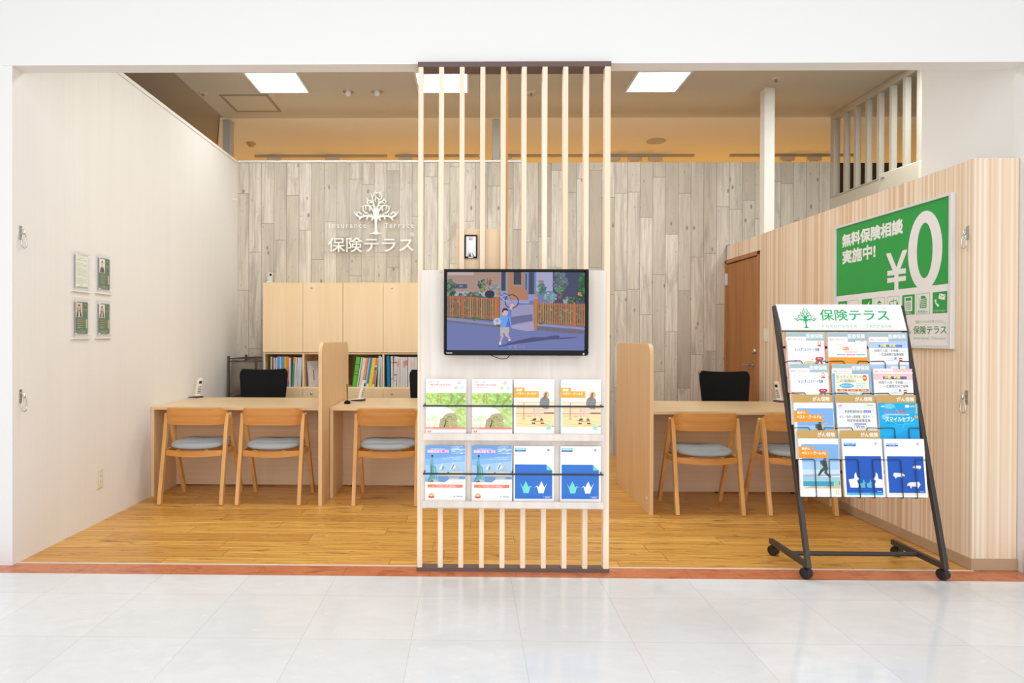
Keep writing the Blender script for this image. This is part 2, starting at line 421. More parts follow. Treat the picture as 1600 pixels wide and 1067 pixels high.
        if sub:
            b = o.modifiers.new('subsurf', 'SUBSURF'); b.levels = b.render_levels = sub
        return o


def tag(o, label, cat, group=None):
    o['label'] = label; o['category'] = cat
    if group: o['group'] = group
    return o


def thing(name, label, cat, loc=(0, 0, 0), rz=0., group=None):
    o = bpy.data.objects.new(name, None); C.objects.link(o); o.empty_display_size = .1
    o.location = loc; o.rotation_euler.z = rz
    return tag(o, label, cat, group)


def struct(o): o['kind'] = 'structure'; return o


def copy_tree(o, parent=None):
    c = o.copy(); C.objects.link(c); c.parent = parent
    for ch in list(o.children): copy_tree(ch, c)
    return c


# ------------------------------------------------------------------ the setting
XL, XR, YB, ZC, YF = -2.4534, 2.687, 6.87, 3.565, 3.46
struct(MB('wood_floor').box(XL - .05, 3.51, -.05, 4.6, 7.0, 0).build('floor'))
struct(MB('tile').box(-8, -6, -.05, 8, 3.352, 0).build('floor'))
struct(MB('orange').box(-8, 3.352, -.05, 8, 3.50, 0).build('trim_1'))
struct(MB('steel_strip').box(XL, 3.50, -.05, 2.69, 3.512, .002).build('trim_2'))
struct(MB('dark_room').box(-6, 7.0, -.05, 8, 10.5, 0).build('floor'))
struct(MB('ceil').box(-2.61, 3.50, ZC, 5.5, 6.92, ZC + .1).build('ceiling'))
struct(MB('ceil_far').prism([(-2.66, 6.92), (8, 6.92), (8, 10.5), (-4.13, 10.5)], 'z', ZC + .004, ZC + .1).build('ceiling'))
struct(MB('ceil_side').prism([(-6, 6.92), (-2.665, 6.92), (-4.135, 10.5), (-6, 10.5)], 'z', ZC + .03, ZC + .12).build('ceiling'))  # darker tan piece, its edge slanting back from the grey post
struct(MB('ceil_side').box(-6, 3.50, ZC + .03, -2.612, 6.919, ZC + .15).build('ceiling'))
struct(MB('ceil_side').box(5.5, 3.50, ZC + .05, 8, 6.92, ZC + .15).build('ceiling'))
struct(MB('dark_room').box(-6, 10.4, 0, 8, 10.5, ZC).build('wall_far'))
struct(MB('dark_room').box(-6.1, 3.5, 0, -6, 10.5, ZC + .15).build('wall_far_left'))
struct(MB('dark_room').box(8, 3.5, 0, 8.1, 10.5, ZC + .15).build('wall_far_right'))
w = MB('white'); w.box(-8, YF, 2.683, 8, 3.56, 5.0)
struct(w.build('wall_header'))
struct(MB('white').box(-8, YF, 0, -2.530, 3.56, 2.683).build('wall_front_left'))
struct(MB('white').box(-2.526, YF + .004, 0, XL + .001, 3.4685, 2.683).build('trim_3'))
struct(MB('white').box(2.925, YF, 0, 8, 3.56, 2.683).build('wall_front_right'))
struct(MB('base_grey').box(2.915, YF - .012, 0, 8, YF - .001, .122).build('baseboard_front'))
struct(MB('cream').box(XL - .10, 3.469, 0, XL, YB + .1, 3.066).build('wall_left'))
struct(MB('cream').box(XL - .11, 3.56, 3.068, XL + .006, YB + .1, 3.098).build('trim_4', bevel=.002))
struct(MB('planks').box(XL, YB, 0, 3.775, YB + .1, 3.078).build('wall_back'))
struct(MB('cream').box(XL + .008, YB - .012, 3.080, .56, YB + .1, 3.103).build('trim_5', bevel=.002))
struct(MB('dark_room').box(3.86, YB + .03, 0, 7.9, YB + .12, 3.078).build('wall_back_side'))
w = MB('stripes')
w.box(XR, 3.515, 0, XR + .10, 6.065, 2.195).box(XR, 6.065, 2.052, XR + .10, 6.868, 2.195).box(XR + .1005, 3.515, 0, 2.922, 3.60, 2.195).box(XR + .1005, 3.6005, 2.10, 2.922, 6.06, 2.194)
struct(w.build('wall_right'))
b = MB('base_tan'); b.box(XR - .008, 3.5135, .0025, XR - .0005, 6.04, .062).box(XR - .008, 3.506, .0025, 2.922, 3.513, .062)
struct(b.build('baseboard_right'))
struct(MB('beige').box(3.77, 3.57, 0, 3.86, 6.868, 2.70).build('wall_side'))
struct(MB('white').box(2.93, 3.565, 0, 3.0, 4.275, 3.56).build('wall_side_upper'))

# door in the striped wall
d = struct(MB('door_frame').box(XR - .012, 6.068, 0, XR + .1, 6.100, 2.046).box(XR - .012, 6.83, 0, XR + .1, 6.866, 2.046).box(XR - .012, 6.068, 2.012, XR + .1, 6.866, 2.046).build('door_1', bevel=.002))
MB('door').box(XR + .002, 6.104, .008, XR + .04, 6.828, 2.000).build('door_leaf', d)
h = MB('satin'); h.tube([(XR - .045, 6.20, .985), (XR - .045, 6.32, .985)], .010, 10).tube([(XR, 6.205, .985), (XR - .045, 6.205, .985)], .010, 10).lathe([(.024, 0), (.024, -.008)], 16, (XR + .001, 6.205, .985), 'x')
h.build('handle', d)
MB('satin').lathe([(.026, 0), (.024, -.014), (.012, -.018)], 18, (XR + .001, 6.165, 1.115), 'x').build('lock', d)
for z in (1.85, .35): MB('alu').box(XR - .018, 6.815, z - .06, XR + .002, 6.845, z + .06).build('hinge', d, bevel=.002)

# louvred opening above the side wall, columns
win = struct(MB('louvre').box(3.765, 4.6, 3.50, 3.83, 6.868, 3.564).box(3.765, 6.80, 2.70, 3.83, 6.868, 3.5).box(3.765, 4.6, 2.70, 3.83, 6.80, 2.715).build('window_1', bevel=.003))
for y0, y1 in ((6.595, 6.663), (6.419, 6.484), (6.236, 6.301), (6.059, 6.121), (5.880, 5.939), (5.698, 5.759), (5.520, 5.577), (5.34, 5.40), (5.16, 5.22)):
    MB('louvre').box(3.768, y0, 2.715, 3.815, y0 + .042, 3.50).build('louvre_slat', win, bevel=.002)
struct(MB('pillar').box(2.74, 6.105, 0, 2.835, 6.20, ZC).build('column', bevel=.003))
struct(MB('grey_post').box(3.19, 6.972, 0, 3.225, 7.06, ZC).build('column'))
struct(MB('grey_post').box(-2.65, 6.975, 0, -2.572, 7.09, ZC).build('column'))
struct(MB('grey_post').box(.249, 6.975, 0, .322, 7.06, ZC).build('column'))
struct(MB('dark_room').box(4.30, 6.02, 0, 4.36, 6.10, ZC).build('column'))
t = MB('beige', Matrix.Translation((3.765, 5.66, 2.52)) @ Matrix.Rotation(R(2), 4, 'X'))
t.box(-.09, -.27, -.20, 0, .27, .185)
a = tag(t.build('air_conditioner', bevel=.012), 'beige box unit fixed under the metal louvres high on the side wall', 'air conditioner')
MB('grey_post').box(3.665, 5.83, 2.665, 3.6755, 5.88, 2.672).build('badge', a)

# ------------------------------------------------------------------ ceiling fittings
LB = ['leftmost lit square ceiling panel, in front of the ceiling hatch', 'lit square ceiling panel partly behind the left slats of the display screen', 'rightmost lit square ceiling panel, nearest the white column']
for (x, y), lb in zip(((-1.755, 5.94), (-.247, 5.95), (1.704, 5.948)), LB):
    t = thing('ceiling_light', lb, 'ceiling light', (x, y, ZC - .012), 0, 'square ceiling light panels')
    f = MB('white')
    for s in (-1, 1): f.box(s * .222, -.24, 0, s * .24, .24, .014).box(-.222, s * .222, 0, .222, s * .24, .014)
    f.build('frame', t); MB('glow').box(-.221, -.221, .004, .221, .221, .012).build('diffuser', t)
t = thing('ceiling_hatch', 'square inspection hatch with grey rim in the ceiling', 'hatch', (-2.175, 6.475, ZC - .006))
f = MB('rim')
for s in (-1, 1): f.box(s * .208, -.235, 0, s * .235, .235, .008).box(-.208, s * .208, 0, .208, s * .235, .008)
f.build('rim', t); MB('ceil').box(-.207, -.207, .002, .207, .207, .0075).build('cover', t)
for x, lb in ((-1.149, 'left one of two small round downlights side by side in the ceiling'), (-.875, 'right one of two small round downlights side by side in the ceiling')):
    t = thing('downlight', lb, 'downlight', (x, 6.173, ZC - .006), 0, 'pair of round downlights')
    MB('satin').lathe([(.052, .006), (.052, 0), (.040, 0), (.038, .0058)], 24).build('trim_ring', t)
    MB('plastic').lathe([(.026, .0055), (.026, -.028), (.015, -.034)], 16).build('lamp', t)
for x, y, lb in ((.587, 6.206, 'small round sprinkler seen between the slats above the television'), (2.75, 5.90, 'small round sprinkler in the ceiling right of the white column'), (-2.545, 6.20, 'small round sprinkler near the ceiling edge above the cream wall')):
    t = thing('sprinkler', lb, 'sprinkler', (x, y, ZC - .004), 0, 'ceiling sprinklers')
    MB('beige').lathe([(.042, .004), (.040, -.002), (.020, -.004)], 20).build('flange', t); MB('satin').lathe([(.012, -.004), (.008, -.03), (.016, -.032)], 12).build('head', t)
t = MB('louvre').lathe([(.11, .004), (.11, -.006), (.095, -.010)], 28); tag(t.build('ceiling_speaker', loc=(2.204, 7.75, ZC)), 'flat round ceiling speaker beyond the back wall, near the track spotlights', 'speaker')
t = thing('smoke_detector', 'yellowed round smoke detector on the far ceiling beside the grey post', 'smoke detector', (-2.62, 7.8, ZC + .003))
MB('smoke').lathe([(.055, 0), (.055, -.015), (.04, -.02)], 20).build('base', t); MB('smoke').lathe([(.034, -.02), (.030, -.045), (.01, -.05)], 16).build('sensor', t)
tracks = ((-2.75, -1.05, (-2.50, -1.75), 'left'), (-.95, .12, (-.82, ), 'middle'), (.36, 2.85, (.45, 1.83, 2.10, 2.36), 'long'), (3.30, 4.9, (4.02, 4.36), 'right'))
where = {'left': 'above the left end of the plank wall', 'middle': 'beyond the left slats of the display', 'long': 'beyond the right half of the plank wall', 'right': 'beyond the white column'}
order = ('first', 'second', 'third', 'fourth')
for x0, x1, lamps, k in tracks:
    tag(MB('louvre').box(x0, 8.31, ZC - .026, x1, 8.345, ZC + .004).build('lighting_track', bevel=.003), 'ceiling lighting track ' + where[k], 'track', 'lighting tracks')
    for i, x in enumerate(lamps):
        t = thing('track_spotlight', order[i] + ' track spotlight from the left ' + where[k], 'spotlight', (x, 8.328, ZC - .027), 0, 'track spotlights')
        MB('pillar').box(-.09, -.02, -.05, .09, .02, 0).build('adapter', t, bevel=.004)
        MB('pillar').tube([(-.052, 0, -.16), (-.062, 0, -.10), (-.05, 0, -.055), (.05, 0, -.055), (.062, 0, -.10), (.052, 0, -.16)], .005, 6).build('yoke', t)
        MB('pillar').lathe([(.02, .05), (.045, .04), (.05, -.06), (.042, -.062)], 16, (0, 0, -.16), 'y').build('head', t)
tag(MB('black').tube([(-.30, 6.99, 3.085), (-.2, 6.94, 3.106), (-.05, 6.93, 3.112), (.1, 6.95, 3.106), (.24, 6.93, 3.118), (.34, 6.96, 3.108)], .007, 6).build('cable'), 'black cable lying along the top of the plank wall behind the slats', 'cable')

# ------------------------------------------------------------------ emblem: a tree with curling branches (drawing units of 1200 x 1067, y down)
TREE_C = [([(615, 990), (615, 900), (612, 790), (614, 700), (615, 620), (615, 540), (622, 470)], [86, 52, 46, 62, 120, 120, 90])]
TREE_H = [([(610, 950), (560, 970), (478, 984)], [50, 26, 6]), ([(600, 655), (500, 622), (380, 618), (290, 650), (220, 612), (148, 526)], [70, 44, 34, 40, 36, 8]),
          ([(262, 625), (214, 596), (222, 556), (270, 543), (312, 588)], [22, 24, 24, 26, 30]), ([(445, 620), (424, 692)], [40, 22]), ([(362, 615), (346, 574)], [30, 10]), ([(475, 615), (440, 562)], [34, 12]),
          ([(305, 640), (264, 705)], [50, 24]), ([(555, 645), (525, 712)], [44, 22]), ([(545, 630), (508, 574)], [36, 12]),
          ([(600, 570), (540, 490), (482, 412), (400, 404), (305, 436)], [60, 38, 36, 28, 6]), ([(348, 430), (342, 490), (375, 540), (425, 562)], [20, 28, 30, 34]), ([(395, 412), (410, 490)], [24, 22]), ([(482, 420), (485, 515)], [34, 24])]
TREE_U = [([(600, 500), (560, 360), (540, 260), (512, 162)], [50, 32, 30, 10]), ([(552, 350), (500, 308), (450, 300), (418, 243)], [26, 26, 26, 10]), ([(446, 300), (430, 342), (455, 378)], [22, 24, 20]), ([(548, 350), (475, 343)], [22, 24]),
          ([(560, 400), (515, 412)], [22, 16]), ([(632, 490), (655, 410), (682, 335), (660, 265), (612, 242), (588, 188)], [46, 36, 32, 26, 24, 12]), ([(612, 245), (592, 292), (618, 335)], [22, 24, 26]), ([(545, 230), (580, 160), (604, 92)], [24, 22, 10]),
          ([(585, 152), (660, 150), (728, 128)], [20, 22, 8]), ([(700, 148), (738, 205), (728, 265), (688, 285)], [20, 24, 24, 16]), ([(690, 170), (692, 225)], [18, 18]), ([(684, 350), (740, 320), (802, 242)], [28, 26, 8]),
          ([(750, 312), (800, 290), (824, 330), (788, 374)], [20, 22, 22, 18]), ([(690, 352), (770, 348)], [20, 22]), ([(665, 400), (712, 412)], [22, 16])]


def tree_strokes():
    o = [(p, w) for p, w in TREE_C + TREE_U]
    for p, w in TREE_H: o += [(p, w), ([(1230 - x, y) for x, y in p], w)]
    return o


def print_tree(b, x0, y0, x1, y1, c):
    old = b.pm; b.pm = lambda u, v: old(x0 + (u - 148) / 934 * (x1 - x0), y1 - (v - 92) / 900 * (y1 - y0)); e = b.eps; b.eps = 2e-7
    for p, w in tree_strokes(): b.line(p, w, c)
    b.pm = old; b.eps = e


# acrylic name sign on the plank wall
sg = thing('wall_sign', 'clear acrylic sign with white tree emblem and lettering on the plank wall', 'sign', (0, YB, 0))
MB('acrylic').box(-1.56, -.028, 2.095, -.455, -.022, 2.845).build('acrylic_plate', sg)
b = MB('letters'); yk = -.042
for p, w in tree_strokes():
    n = len(p); P = lambda u, v: (-1.213 + (u - 148) / 934 * .472, 2.318 + (992 - v) / 900 * .463)
    for i in range(n - 1):
        (xa, ya), (xb, yb) = p[i], p[i + 1]
        dx, dy = xb - xa, yb - ya; l = math.hypot(dx, dy); nx, ny = -dy / l, dx / l
        ex, ey = dx / l * 6, dy / l * 6
        q = [P(xa + nx * w[i] / 2 - ex, ya + ny * w[i] / 2 - ey), P(xa - nx * w[i] / 2 - ex, ya - ny * w[i] / 2 - ey), P(xb - nx * w[i + 1] / 2 + ex, yb - ny * w[i + 1] / 2 + ey), P(xb + nx * w[i + 1] / 2 + ex, yb + ny * w[i + 1] / 2 + ey)]
        yk -= 1.5e-5; b.prism(q, 'y', yk, -.0285)
b.build('tree_emblem', sg)
MB('letters').relief('保険テラス', -1.481, 2.131, -.585, 2.284, -.042, .0135, .022).build('lettering', sg)
for t, x0, x1 in (('Insurance', -1.494, -1.074), ('Terrace', -.891, -.573)):
    n = len(t); s = (x1 - x0) / n
    for i, ch in enumerate(t):
        tall = ch in 'IT'; wd = .006 if ch in 'Ii' else (.030 if ch == 'T' else .018 if ch == 'r' else .026)
        cx = x0 + s * (i + .5); MB('letters').relief(ch, cx - wd / 2, 2.386, cx + wd / 2, 2.436 if tall else 2.424, -.033, .0045).build('letter', sg)
MB('letters').relief('®', -.615, 2.295, -.575, 2.335, -.033, .0045).build('trademark_sign', sg)
for x, z in ((-1.52, 2.81), (-.49, 2.81), (-1.52, 2.13), (-.49, 2.13)): MB('chrome').lathe([(.007, -.021), (.007, -.030), (.004, -.032)], 12, (x, 0, z), 'y').build('standoff', sg)

# ------------------------------------------------------------------ slatted display screen
ds = thing('display_screen', 'floor-to-header pine slat screen with whitewashed display panel in the shop opening', 'display screen', (0, 3.43, 0))
MB('rail').box(-.272, 0, 2.656, .742, .10, 2.682).build('top_rail', ds)
MB('rail').box(-.272, -.001, 0, .742, .063, .018).build('base_rail', ds)
for i in range(10):
    x = -.269 + i * .1087
    MB('slat').box(x, .0, .019, x + (.030 if i == 9 else .026), .045, 2.6555).build('slat', ds, bevel=.0015)
MB('slat_dark').box(.1965, .047, .34, .2055, .085, 2.655).build('stiffener', ds)
MB('panel').box(-.250, -.018, .337, .716, -.001, 1.586).build('display_panel', ds, bevel=.0015)
MB('ply').box(-.068, .047, .9, .195, .062, 1.812).build('back_board', ds)
for z, zl in ((.705, .739), (.358, .391)):
    s = MB('panel'); s.box(-.234, -.086, z, .694, -.070, zl).box(-.234, -.0695, z, .694, -.019, z + .015)
    s.build('shelf_ledge', ds, bevel=.0015)
for z in (.881, .531):
    s = MB('black_metal'); s.tube([(-.234, -.078, z), (.693, -.078, z)], .0048, 10)
    for x in (-.228, .229, .687): s.tube([(x, -.078, z), (x, -.018, z + .004)], .004, 8)
    s.build('retaining_bar', ds)
for x, z in ((-.147, 1.578), ): MB('ply').lathe([(.009, 0), (.007, -.004)], 14, (x, -.018, z), 'y').build('screw_cap', ds)

t = thing('photo_frame', 'small black frame with painted reflection, hung behind the slats above the television', 'picture frame', (.010, 3.468, 1.717))
f = MB('gloss_black')
for s in (-1, 1): f.box(s * .027, -.004, -.062, s * .033, .006, .062)
f.box(-.027, -.004, .055, .027, .006, .062).box(-.027, -.004, -.062, .027, .006, -.053).build('frame', t, bevel=.001)
f = MB('paper'); f.box(-.0265, .001, -.0525, .0265, .005, .0545).sheet(lambda x, z: (x / 1000, z / 1000), .001)
f.rect(-26, -52, 26, 54, (238, 240, 242)).rect(-8, 34, -2, 46, (70, 74, 78)).rect(3, 34, 8, 46, (120, 126, 132)).rect(-12, 49, 10, 51, (196, 160, 140)).poly([(-14, -52), (-3, -28), (1, -52)], (60, 62, 66)).poly([(4, -30), (20, -52), (10, -50)], (110, 112, 116)).poly([(-18, -50), (-14, -20), (-10, -50)], (176, 178, 180))  # mall reflection in the glass, painted as flat inks
f.build('picture', t); MB('satin').box(-.013, -.005, -.060, .011, -.0041, -.0565).build('name_bar', t)

# ------------------------------------------------------------------ television (screen drawn in units of 1600 x 1000, y down)
tv = thing('television', 'wall-mounted black flat television showing a boy before a wooden fence', 'television', (.2415, 3.331, 1.363))
HW, HH = .3695, .221
f = MB('gloss_black'); iw0, iw1, iz0, iz1 = -.3535, .3495, -.194, .205
f.box(-HW, 0, iz0, iw0, .028, HH).box(iw1, 0, iz0, HW, .028, HH).box(iw0, 0, iz1, iw1, .028, HH)
f.prism([(iw0, iz0), (-HW, iz0)] + [(-HW + .014 - .014 * math.cos(R(a)), -HH + .014 - .014 * math.sin(R(a))) for a in range(0, 91, 15)] + [(HW - .014 + .014 * math.sin(R(a)), -HH + .014 - .014 * math.cos(R(a))) for a in range(0, 91, 15)] + [(HW, iz0), (iw1, iz0)], 'y', 0, .028)
f.build('bezel', tv, bevel=.004, seg=3)
MB('black').box(-HW + .01, .0285, -HH + .01, HW - .01, .048, HH - .01).box(-.18, .048, -.12, .16, .0805, .12).build('housing', tv, bevel=.004)
s = MB('black'); s.box(iw0 + .0005, .007, iz0 + .0005, iw1 - .0005, .026, iz1 - .0005)
s.sheet(lambda u, v: (iw0 + (u - 50) / 1450 * (iw1 - iw0), iz1 - (v - 30) / 820 * (iz1 - iz0)), .0068).use('screen'); s.eps = 8e-6
rnd = random.Random(3)
cl = lambda u, v: (min(max(u, 50), 1500), min(max(v, 30), 850))


def blob(cx, cy, rx, ry, cols, n, sz):
    for i in range(n):
        a = rnd.random() * 6.28; q = rnd.random() ** .5; x, y = cx + rx * q * math.cos(a), cy + ry * q * math.sin(a); k = sz * (.6 + .8 * rnd.random())
        s.poly([cl(x + k * math.cos(b + rnd.random()) * 1.2, y + k * math.sin(b + rnd.random())) for b in (0, 1.3, 2.5, 3.8, 5.)], rnd.choice(cols))


GR = [(70, 96, 84), (58, 84, 66), (96, 124, 100), (44, 66, 60), (120, 140, 104)]
s.rect(50, 30, 1500, 850, (112, 122, 178)).rect(50, 30, 690, 240, (172, 142, 132)).rect(60, 32, 330, 60, (196, 178, 172)).rect(50, 235, 570, 300, (168, 168, 196))
s.rect(615, 30, 692, 265, (146, 152, 178)).rect(622, 30, 668, 225, (60, 62, 84)).rect(690, 30, 900, 322, (182, 126, 92)).rect(742, 30, 842, 178, (160, 142, 128)).rect(752, 30, 832, 160, (58, 60, 82)).rect(862, 30, 905, 220, (130, 138, 170)).rect(878, 40, 890, 215, (70, 66, 86))
s.rect(905, 30, 990, 275, (108, 134, 184)).rect(912, 32, 968, 262, (62, 68, 98)).rect(990, 30, 1165, 230, (168, 170, 204)).disc(1042, 128, 30, (160, 126, 122), 16).rect(1165, 30, 1500, 360, (66, 70, 100))
s.poly([(600, 320), (905, 322), (960, 370), (965, 560), (610, 590)], (158, 154, 192)).poly([(800, 330), (955, 345), (955, 370), (780, 375)], (120, 116, 160)).rect(905, 262, 985, 330, (136, 156, 204)).poly([(690, 330), (915, 326), (915, 358), (700, 352)], (150, 160, 206))
for i in range(14): y = 400 + i * 13; s.line([(620, y), (960, y - 14)], 2, (140, 138, 178))
s.poly([(720, 500), (950, 470), (955, 540), (730, 580)], (106, 106, 150)).poly([(720, 590), (960, 555), (985, 640), (900, 650), (735, 620)], (168, 162, 200))
s.rect(140, 155, 262, 202, (78, 80, 110)).rect(184, 165, 192, 188, (176, 176, 190)).rect(203, 165, 211, 188, (176, 176, 190))
blob(85, 200, 45, 100, GR, 60, 16); blob(420, 165, 35, 75, GR + [(150, 150, 70)], 40, 12); blob(495, 130, 28, 40, [(116, 92, 82), (96, 76, 70)], 22, 9); blob(560, 205, 50, 35, [(140, 166, 176), (110, 140, 150)], 30, 12)
blob(300, 270, 130, 26, GR, 60, 14); blob(320, 255, 14, 10, [(150, 60, 70)], 6, 8)
blob(1240, 130, 75, 100, [(96, 112, 122), (80, 98, 104), (116, 134, 138)], 90, 15); blob(1050, 205, 40, 55, [(58, 110, 100), (80, 130, 112)], 40, 13); blob(1140, 290, 70, 45, [(130, 166, 170), (104, 144, 150), (156, 188, 186)], 55, 14)
blob(1240, 280, 18, 26, [(150, 84, 86)], 12, 10); blob(1245, 225, 30, 34, [(76, 124, 78), (98, 146, 94)], 24, 10); blob(1470, 170, 36, 140, [(46, 92, 62), (62, 120, 78), (36, 74, 54)], 90, 15); blob(1440, 260, 24, 24, [(190, 140, 84)], 12, 10); blob(1370, 320, 110, 36, GR, 70, 14); blob(1300, 330, 26, 20, [(146, 160, 178)], 10, 12)
for x0, x1, y0, y1 in ((1002, 1500, 375, 560), (50, 570, 300, 505)):
    s.poly([(x0, y0 - 20), (x1, y0 - 10), (x1, y1 + 40), (x0, y1)], (84, 96, 84))
    for i in range(100): x = x0 + (x1 - x0) * rnd.random(); y = y0 + (y1 - y0) * rnd.random(); k = 9 + 9 * rnd.random(); s.poly([cl(x - k, y), cl(x, y - k), cl(x + k, y + 3), cl(x + 2, y + k)], rnd.choice(GR + [(124, 116, 80), (146, 140, 110)]))
# fences
for ya, yb, x0, x1, dy in ((296, 482, 50, 575, 16), (360, 550, 1002, 1500, 24)):
    for y in (ya, yb): s.poly([(x0, y - 8), (x1, y - 8 + dy), (x1, y + 8 + dy), (x0, y + 8)], (164, 92, 62))
for i in range(22): x = 56 + i * 23.6; dy = i * 1.6; s.rect(x, 275 + dy, x + 11, 495 + dy * 1.1, rnd.choice([(196, 122, 78), (178, 104, 64), (206, 142, 92)]))
for i in range(21): x = 1010 + i * 24; dy = i * .9; s.rect(x, 345 + dy, x + 11, 565 + dy * 1.9, rnd.choice([(196, 122, 78), (182, 112, 66), (206, 140, 86)]))
s.rect(196, 272, 226, 522, (176, 102, 58)).rect(1378, 345, 1396, 605, (186, 112, 62)).rect(560, 285, 606, 608, (186, 112, 58)).rect(596, 290, 608, 600, (150, 84, 46)).poly([(560, 290), (606, 290), (598, 270), (568, 272)], (206, 146, 96)).line([(575, 205), (585, 270)], 22, (196, 132, 74))
s.poly([(50, 505), (565, 565), (565, 590), (50, 535)], (138, 140, 170)).poly([(50, 535), (565, 590), (565, 606), (50, 555)], (110, 104, 136)).poly([(1000, 570), (1500, 612), (1500, 632), (1000, 592)], (148, 148, 178)).poly([(1000, 594), (1500, 634), (1500, 684), (1000, 640)], (116, 106, 132))
for i in range(9): s.line([(1000 + i * 56, 598 + i * 4.5), (1000 + i * 56, 640 + i * 4.5)], 3, (92, 84, 112))
s.line([(1000, 617), (1500, 658)], 3, (92, 84, 112)); blob(350, 520, 40, 16, [(70, 112, 58)], 14, 10); blob(190, 495, 30, 12, [(84, 120, 56)], 10, 9); blob(1050, 560, 40, 12, [(70, 112, 66)], 12, 9)
s.poly([(965, 305), (1006, 305), (996, 638), (966, 634)], (194, 120, 62)).poly([(968, 308), (1008, 308), (1004, 292), (974, 290)], (206, 150, 106)).line([(1000, 232), (990, 292)], 24, (188, 128, 74))
# bicycle
s.ring(732, 338, 70, 9, (40, 42, 62)).line([(610, 285), (660, 330), (735, 340), (680, 270), (610, 290)], 8, (176, 190, 224)).disc(500, 262, 52, (36, 38, 60), 40).line([(640, 250), (690, 265), (735, 338)], 7, (60, 62, 90)).line([(480, 190), (520, 230)], 6, (60, 60, 86))
for a in range(0, 180, 30): s.line([(732 - 64 * math.cos(R(a)), 338 - 64 * math.sin(R(a))), (732 + 64 * math.cos(R(a)), 338 + 64 * math.sin(R(a)))], 2, (150, 156, 186))
# shadow and boy
s.poly([(600, 812), (720, 768), (870, 730), (960, 712), (1090, 712), (1150, 696), (1210, 690), (1245, 704), (1225, 716), (1400, 708), (1425, 714), (1330, 726), (1130, 736), (900, 768), (770, 784), (640, 810)], (74, 76, 118))
s.line([(640, 690), (620, 740), (612, 775)], [26, 22, 18], (206, 164, 162)).line([(690, 695), (705, 720), (716, 740)], [26, 22, 18], (206, 164, 162)).line([(612, 765), (610, 800)], 20, (220, 224, 240)).line([(712, 735), (704, 765)], 20, (220, 224, 240)).line([(596, 808), (626, 804)], 26, (70, 100, 190)).line([(684, 768), (722, 762)], 24, (70, 100, 190))
s.poly([(612, 610), (706, 606), (706, 655), (690, 705), (668, 706), (652, 660), (640, 690), (640, 706), (612, 702)], (186, 182, 178)).poly([(640, 490), (690, 482), (716, 505), (722, 600), (612, 612), (606, 560), (590, 510)], (104, 164, 236)).poly([(700, 500), (722, 600), (670, 606)], (70, 108, 216))
s.line([(700, 500), (712, 460), (720, 420)], [38, 34, 28], (90, 130, 222)).line([(720, 420), (730, 388)], 26, (230, 178, 170)).disc(738, 378, 20, (232, 176, 170), 13).disc(662, 452, 31, (232, 186, 174), 36).poly([(632, 450), (634, 424), (650, 408), (680, 408), (696, 426), (696, 452), (686, 434), (650, 432), (640, 456)], (34, 32, 48))
s.line([(640, 455), (650, 454)], 4, (70, 50, 56)).line([(668, 454), (678, 454)], 4, (70, 50, 56)).disc(662, 474, 8, (200, 110, 110), 5).disc(578, 550, 40, (192, 204, 228), 38).poly([(560, 530), (590, 525), (600, 550), (575, 565)], (150, 168, 206)).line([(560, 580), (606, 575)], 18, (232, 186, 174)).rect(568, 580, 612, 606, (120, 82, 60))
s.text('ママー!', 690, 832, 862, 800, (168, 168, 176)); s.build('screen', tv)
b = MB('gloss_black').sheet(lambda u, v: (-HW + (u - 20) / 1515 * 2 * HW, HH - (v - 0) / 903 * 2 * HH), -.0002)
b.text('TOSHIBA', 46, 885, 110, 871, (240, 240, 240), .02).build('maker_name', tv)
MB('satin').lathe([(.0055, -.0003), (.0055, -.0015), (.003, -.002)], 16, (.344, 0, -.212), 'y').build('power_button', tv)
MB('black').tube([(-.14, .04, -.215), (-.11, .03, -.228), (-.075, .03, -.240), (-.045, .032, -.238), (-.03, .036, -.222), (-.026, .04, -.212)], .0022, 6).build('power_cable', tv)


# ------------------------------------------------------------------ brochures
def brochure(label, draw, group, w=.21, h=.297, t=.005, edge='paper', tilt=0.):
    k = w / .21
    """a stack of one stapled A4 brochure; local origin at the bottom centre of the back, front cover faces -y"""
    b = MB(edge, Matrix.Rotation(-tilt, 4, 'X')); b.box(-w / 2, -t, 0, w / 2, 0, h)
    b.sheet(lambda x, z: (x / 1000 * k - w / 2, z / 1000), -t)
    draw(b)
    return tag(b.build('brochure'), label, 'brochure', group)


def scaled(b, u0, v0, k, hh=297.):
    """draw in picture-crop units: u right, v down, k units per millimetre"""
    old = b.pm; b.pm = lambda u, v: old((u - u0) / k, hh - (v - v0) / k); return old


